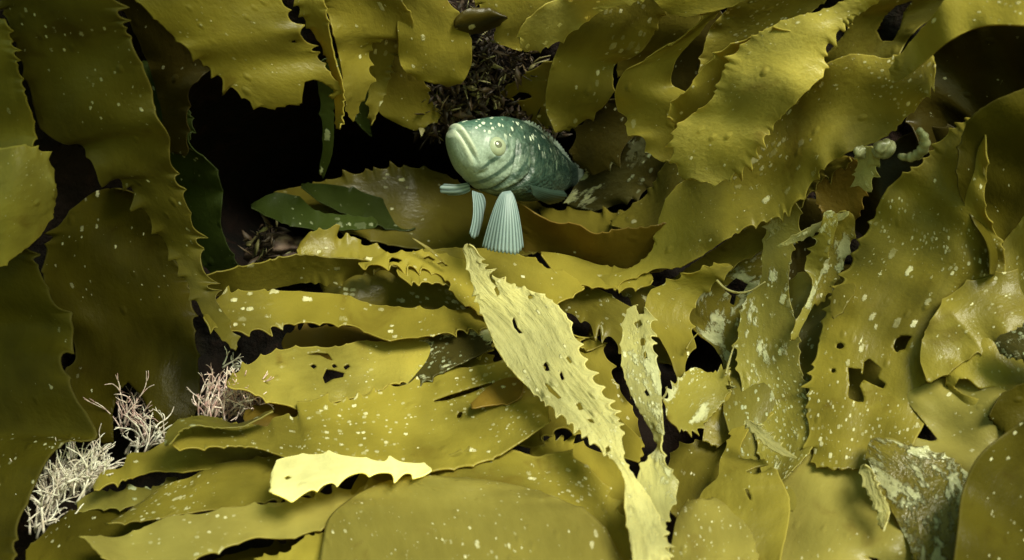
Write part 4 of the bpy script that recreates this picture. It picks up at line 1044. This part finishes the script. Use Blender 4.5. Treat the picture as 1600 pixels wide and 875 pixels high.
    F.append(tuple(int(q) for q in idx[0])); F.append(tuple(int(q) for q in idx[-1][::-1]))
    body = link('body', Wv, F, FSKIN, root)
    for nm, arr in (('dorsal', dors), ('along', alng), ('lip', lipw), ('bar', bar)):
        at = body.data.attributes.new(nm, 'FLOAT', 'POINT'); at.data.foreach_set('value', arr.ravel())
    ul = body.data.uv_layers.new(name='UVMap')
    uvg = np.stack([alng * SL, np.repeat((phi / (2*math.pi) * 0.19)[None], nu, 0)], -1).reshape(-1, 2)
    li = np.empty(len(body.data.loops), int); body.data.loops.foreach_get('vertex_index', li)
    ul.data.foreach_set('uv', uvg[li].ravel())
    # eyes
    ie = int(np.argmin(np.abs(us - 0.158))); fwd, upl, lf = fr[ie]
    def ball(name, c, r, ax, mat, parent, flat=0.6):
        a1 = ax / np.linalg.norm(ax); b1 = np.cross(a1, np.array((0.1, 1, 0.2))); b1 /= np.linalg.norm(b1); c1 = np.cross(a1, b1)
        vs = []; n, m = 24, 14
        for i in range(m + 1):
            for j in range(n):
                t = math.pi * i / m; q = 2 * math.pi * j / n
                vs.append(c + r * (math.cos(t) * flat * a1 + math.sin(t) * (math.cos(q) * b1 + math.sin(q) * c1)))
        fs = [(i*n+j, i*n+(j+1) % n, (i+1)*n+(j+1) % n, (i+1)*n+j) for i in range(m) for j in range(n)]
        return link(name, s0 + C2W(np.array(vs)), fs, mat, parent)
    for sg in (1, -1):
        # half width at eye height
        row = V[ie]; zz = (row - pos[ie]) @ upl / SL; yy = (row - pos[ie]) @ lf / SL * sg
        ok = yy > 0; j = np.argmin(np.where(ok, np.abs(zz - EZ), 9)); ysurf = yy[j]
        ax = sg * lf + 0.15 * upl + 0.45 * fwd; ax /= np.linalg.norm(ax)
        c = pos[ie] + SL * (EZ * upl + sg * (ysurf - 0.010) * lf)
        eye = ball('eye', c, 0.0100, ax, FIRIS, root, 0.75)
        ball('pupil', c + ax * 0.0046, 0.0052, ax, FPUPIL, eye, 0.62)
    # fins: root line, tip line (in viewer-aligned metres via picture places)
    def fin(name, rootp, tips, nrays, mat=None, thick=0.0007, sub=7, ridge=0.00035, scallop=0.03, label=None):
        rp = np.array([P(*r) for r in rootp]); tp = np.array([P(*t) for t in tips])
        n = nrays * 6 + 1; m = 18
        f = np.linspace(0, 1, n)
        ra = np.stack([np.interp(f, np.linspace(0, 1, len(rp)), rp[:, k]) for k in range(3)], 1)
        ta, _ = None, None
        xs = np.linspace(0, 1, len(tp))
        i, h, t, mm = hermite(xs, tp, f)
        t = t[:, None]; h = h[:, None]
        ta = (2*t**3-3*t**2+1)*tp[i] + (t**3-2*t**2+t)*h*mm[i] + (-2*t**3+3*t**2)*tp[i+1] + (t**3-t**2)*h*mm[i+1]
        g = np.linspace(0, 1, m)
        ph = np.abs(np.mod(f * nrays, 1.0) - 0.5) * 2           # 1 on a ray, 0 between
        c0, c1 = ra.mean(0), ta.mean(0)
        G = (c0 * (1 - g)[:, None] + c1 * g[:, None])[None] + (ra - c0)[:, None] * (1 - g)[None, :, None] + (ta - c1)[:, None] * (g ** 0.72)[None, :, None]
        G = G - (ta - ra)[:, None] * (g ** 4)[None, :, None] * (1 - ph)[:, None, None] * scallop
        nrm = np.cross(ta[-1] - ta[0], ta[n // 2] - ra[n // 2]); nrm /= np.linalg.norm(nrm)
        if nrm @ FWD > 0: nrm = -nrm
        G = G + nrm * (ridge * (ph ** 2))[:, None, None] * (0.3 + 0.7 * g)[None, :, None]
        G = G + nrm * (0.003 * np.sin(g * 3.14))[None, :, None]
        ii = np.arange(n * m).reshape(n, m)
        F = np.stack([ii[:-1, :-1], ii[1:, :-1], ii[1:, 1:], ii[:-1, 1:]], -1).reshape(-1, 4)
        o = link(name, G.reshape(-1, 3), F, mat or FFIN, root, thick=thick)
        ul = o.data.uv_layers.new(name='UVMap')
        uvg = np.stack([np.repeat((f * nrays)[:, None], m, 1), np.repeat(g[None], n, 0)], -1).reshape(-1, 2)
        li = np.empty(len(o.data.loops), int); o.data.loops.foreach_get('vertex_index', li)
        ul.data.foreach_set('uv', uvg[li].ravel())
        if label: o['label'] = label
        return o
    zf = 1.035
    fin('pelvic_fin', [(785,300,zf+.004),(798,298,zf+.004)], [(753,386,zf+.006),(764,392,zf+.001),(778,395,zf-.004),(793,397,zf-.004),(808,398,zf),(818,387,zf+.008)], 12, label='broad fanned pale blue fin')
    fin('pelvic_fin', [(738,298,zf+.012),(750,302,zf+.02)], [(733,365,zf+.005),(739,373,zf+.01),(748,366,zf+.022),(754,335,zf+.035)], 5)
    fin('pectoral_fin', [(733,285,zf+.03),(735,297,zf+.03)], [(694,287,zf+.022),(687,292,zf+.02),(688,300,zf+.022),(700,304,zf+.03)], 3, label='stubby fin held out sideways')
    fin('pectoral_fin', [(828,290,zf+.03),(832,303,zf+.035)], [(880,297,zf+.10),(886,306,zf+.105),(876,315,zf+.105),(860,319,zf+.10)], 8, mat=FSHADED, label='fin toned dark as in shade, folded against the flank')  # shade over this fin is put into its dark colour
    # dorsal fin along the back and tail fin
    top = lambda u, e: None
    def on_back(u, lift):
        i = int(np.argmin(np.abs(us - u))); fw, ul_, lf_ = fr[i]
        return s0 + C2W(np.array([pos[i] + SL * (ks[i, 0] + ks[i, 1] - 0.006 + lift) * ul_]))[0]
    ub = np.linspace(0.36, 0.88, 40)
    Vd = []; 
    for k, u in enumerate(ub):
        hgt = 0.045 * math.sin(math.pi * min(1, (k + 2) / 41)) ** 0.6 * (1 - 0.25 * abs(math.sin(k * 1.57)))
        for q in range(5): Vd.append(on_back(u + 0.05 * q / 4, hgt * q / 4))
    Fd = [(k*5+q, (k+1)*5+q, (k+1)*5+q+1, k*5+q+1) for k in range(39) for q in range(4)]
    o = link('dorsal_fin', Vd, Fd, FSKIN, root, thick=0.0012)
    it = nu - 1; fw, ul_, lf_ = fr[it]
    Vt = []; n = 25
    for k in range(n):
        a = -1 + 2 * k / (n - 1)
        for q in range(8):
            g = q / 7; ln = (0.17 - 0.03 * (1 - a * a)) * g
            p = pos[it] - fw * SL * (ln - 0.01) + ul_ * SL * (a * (0.05 + 0.09 * g))
            Vt.append(s0 + C2W(np.array([p]))[0])
    Ft = [(k*8+q, (k+1)*8+q, (k+1)*8+q+1, k*8+q+1) for k in range(n-1) for q in range(7)]
    link('tail_fin', Vt, Ft, FSKIN, root, thick=0.0012)
make_fish()
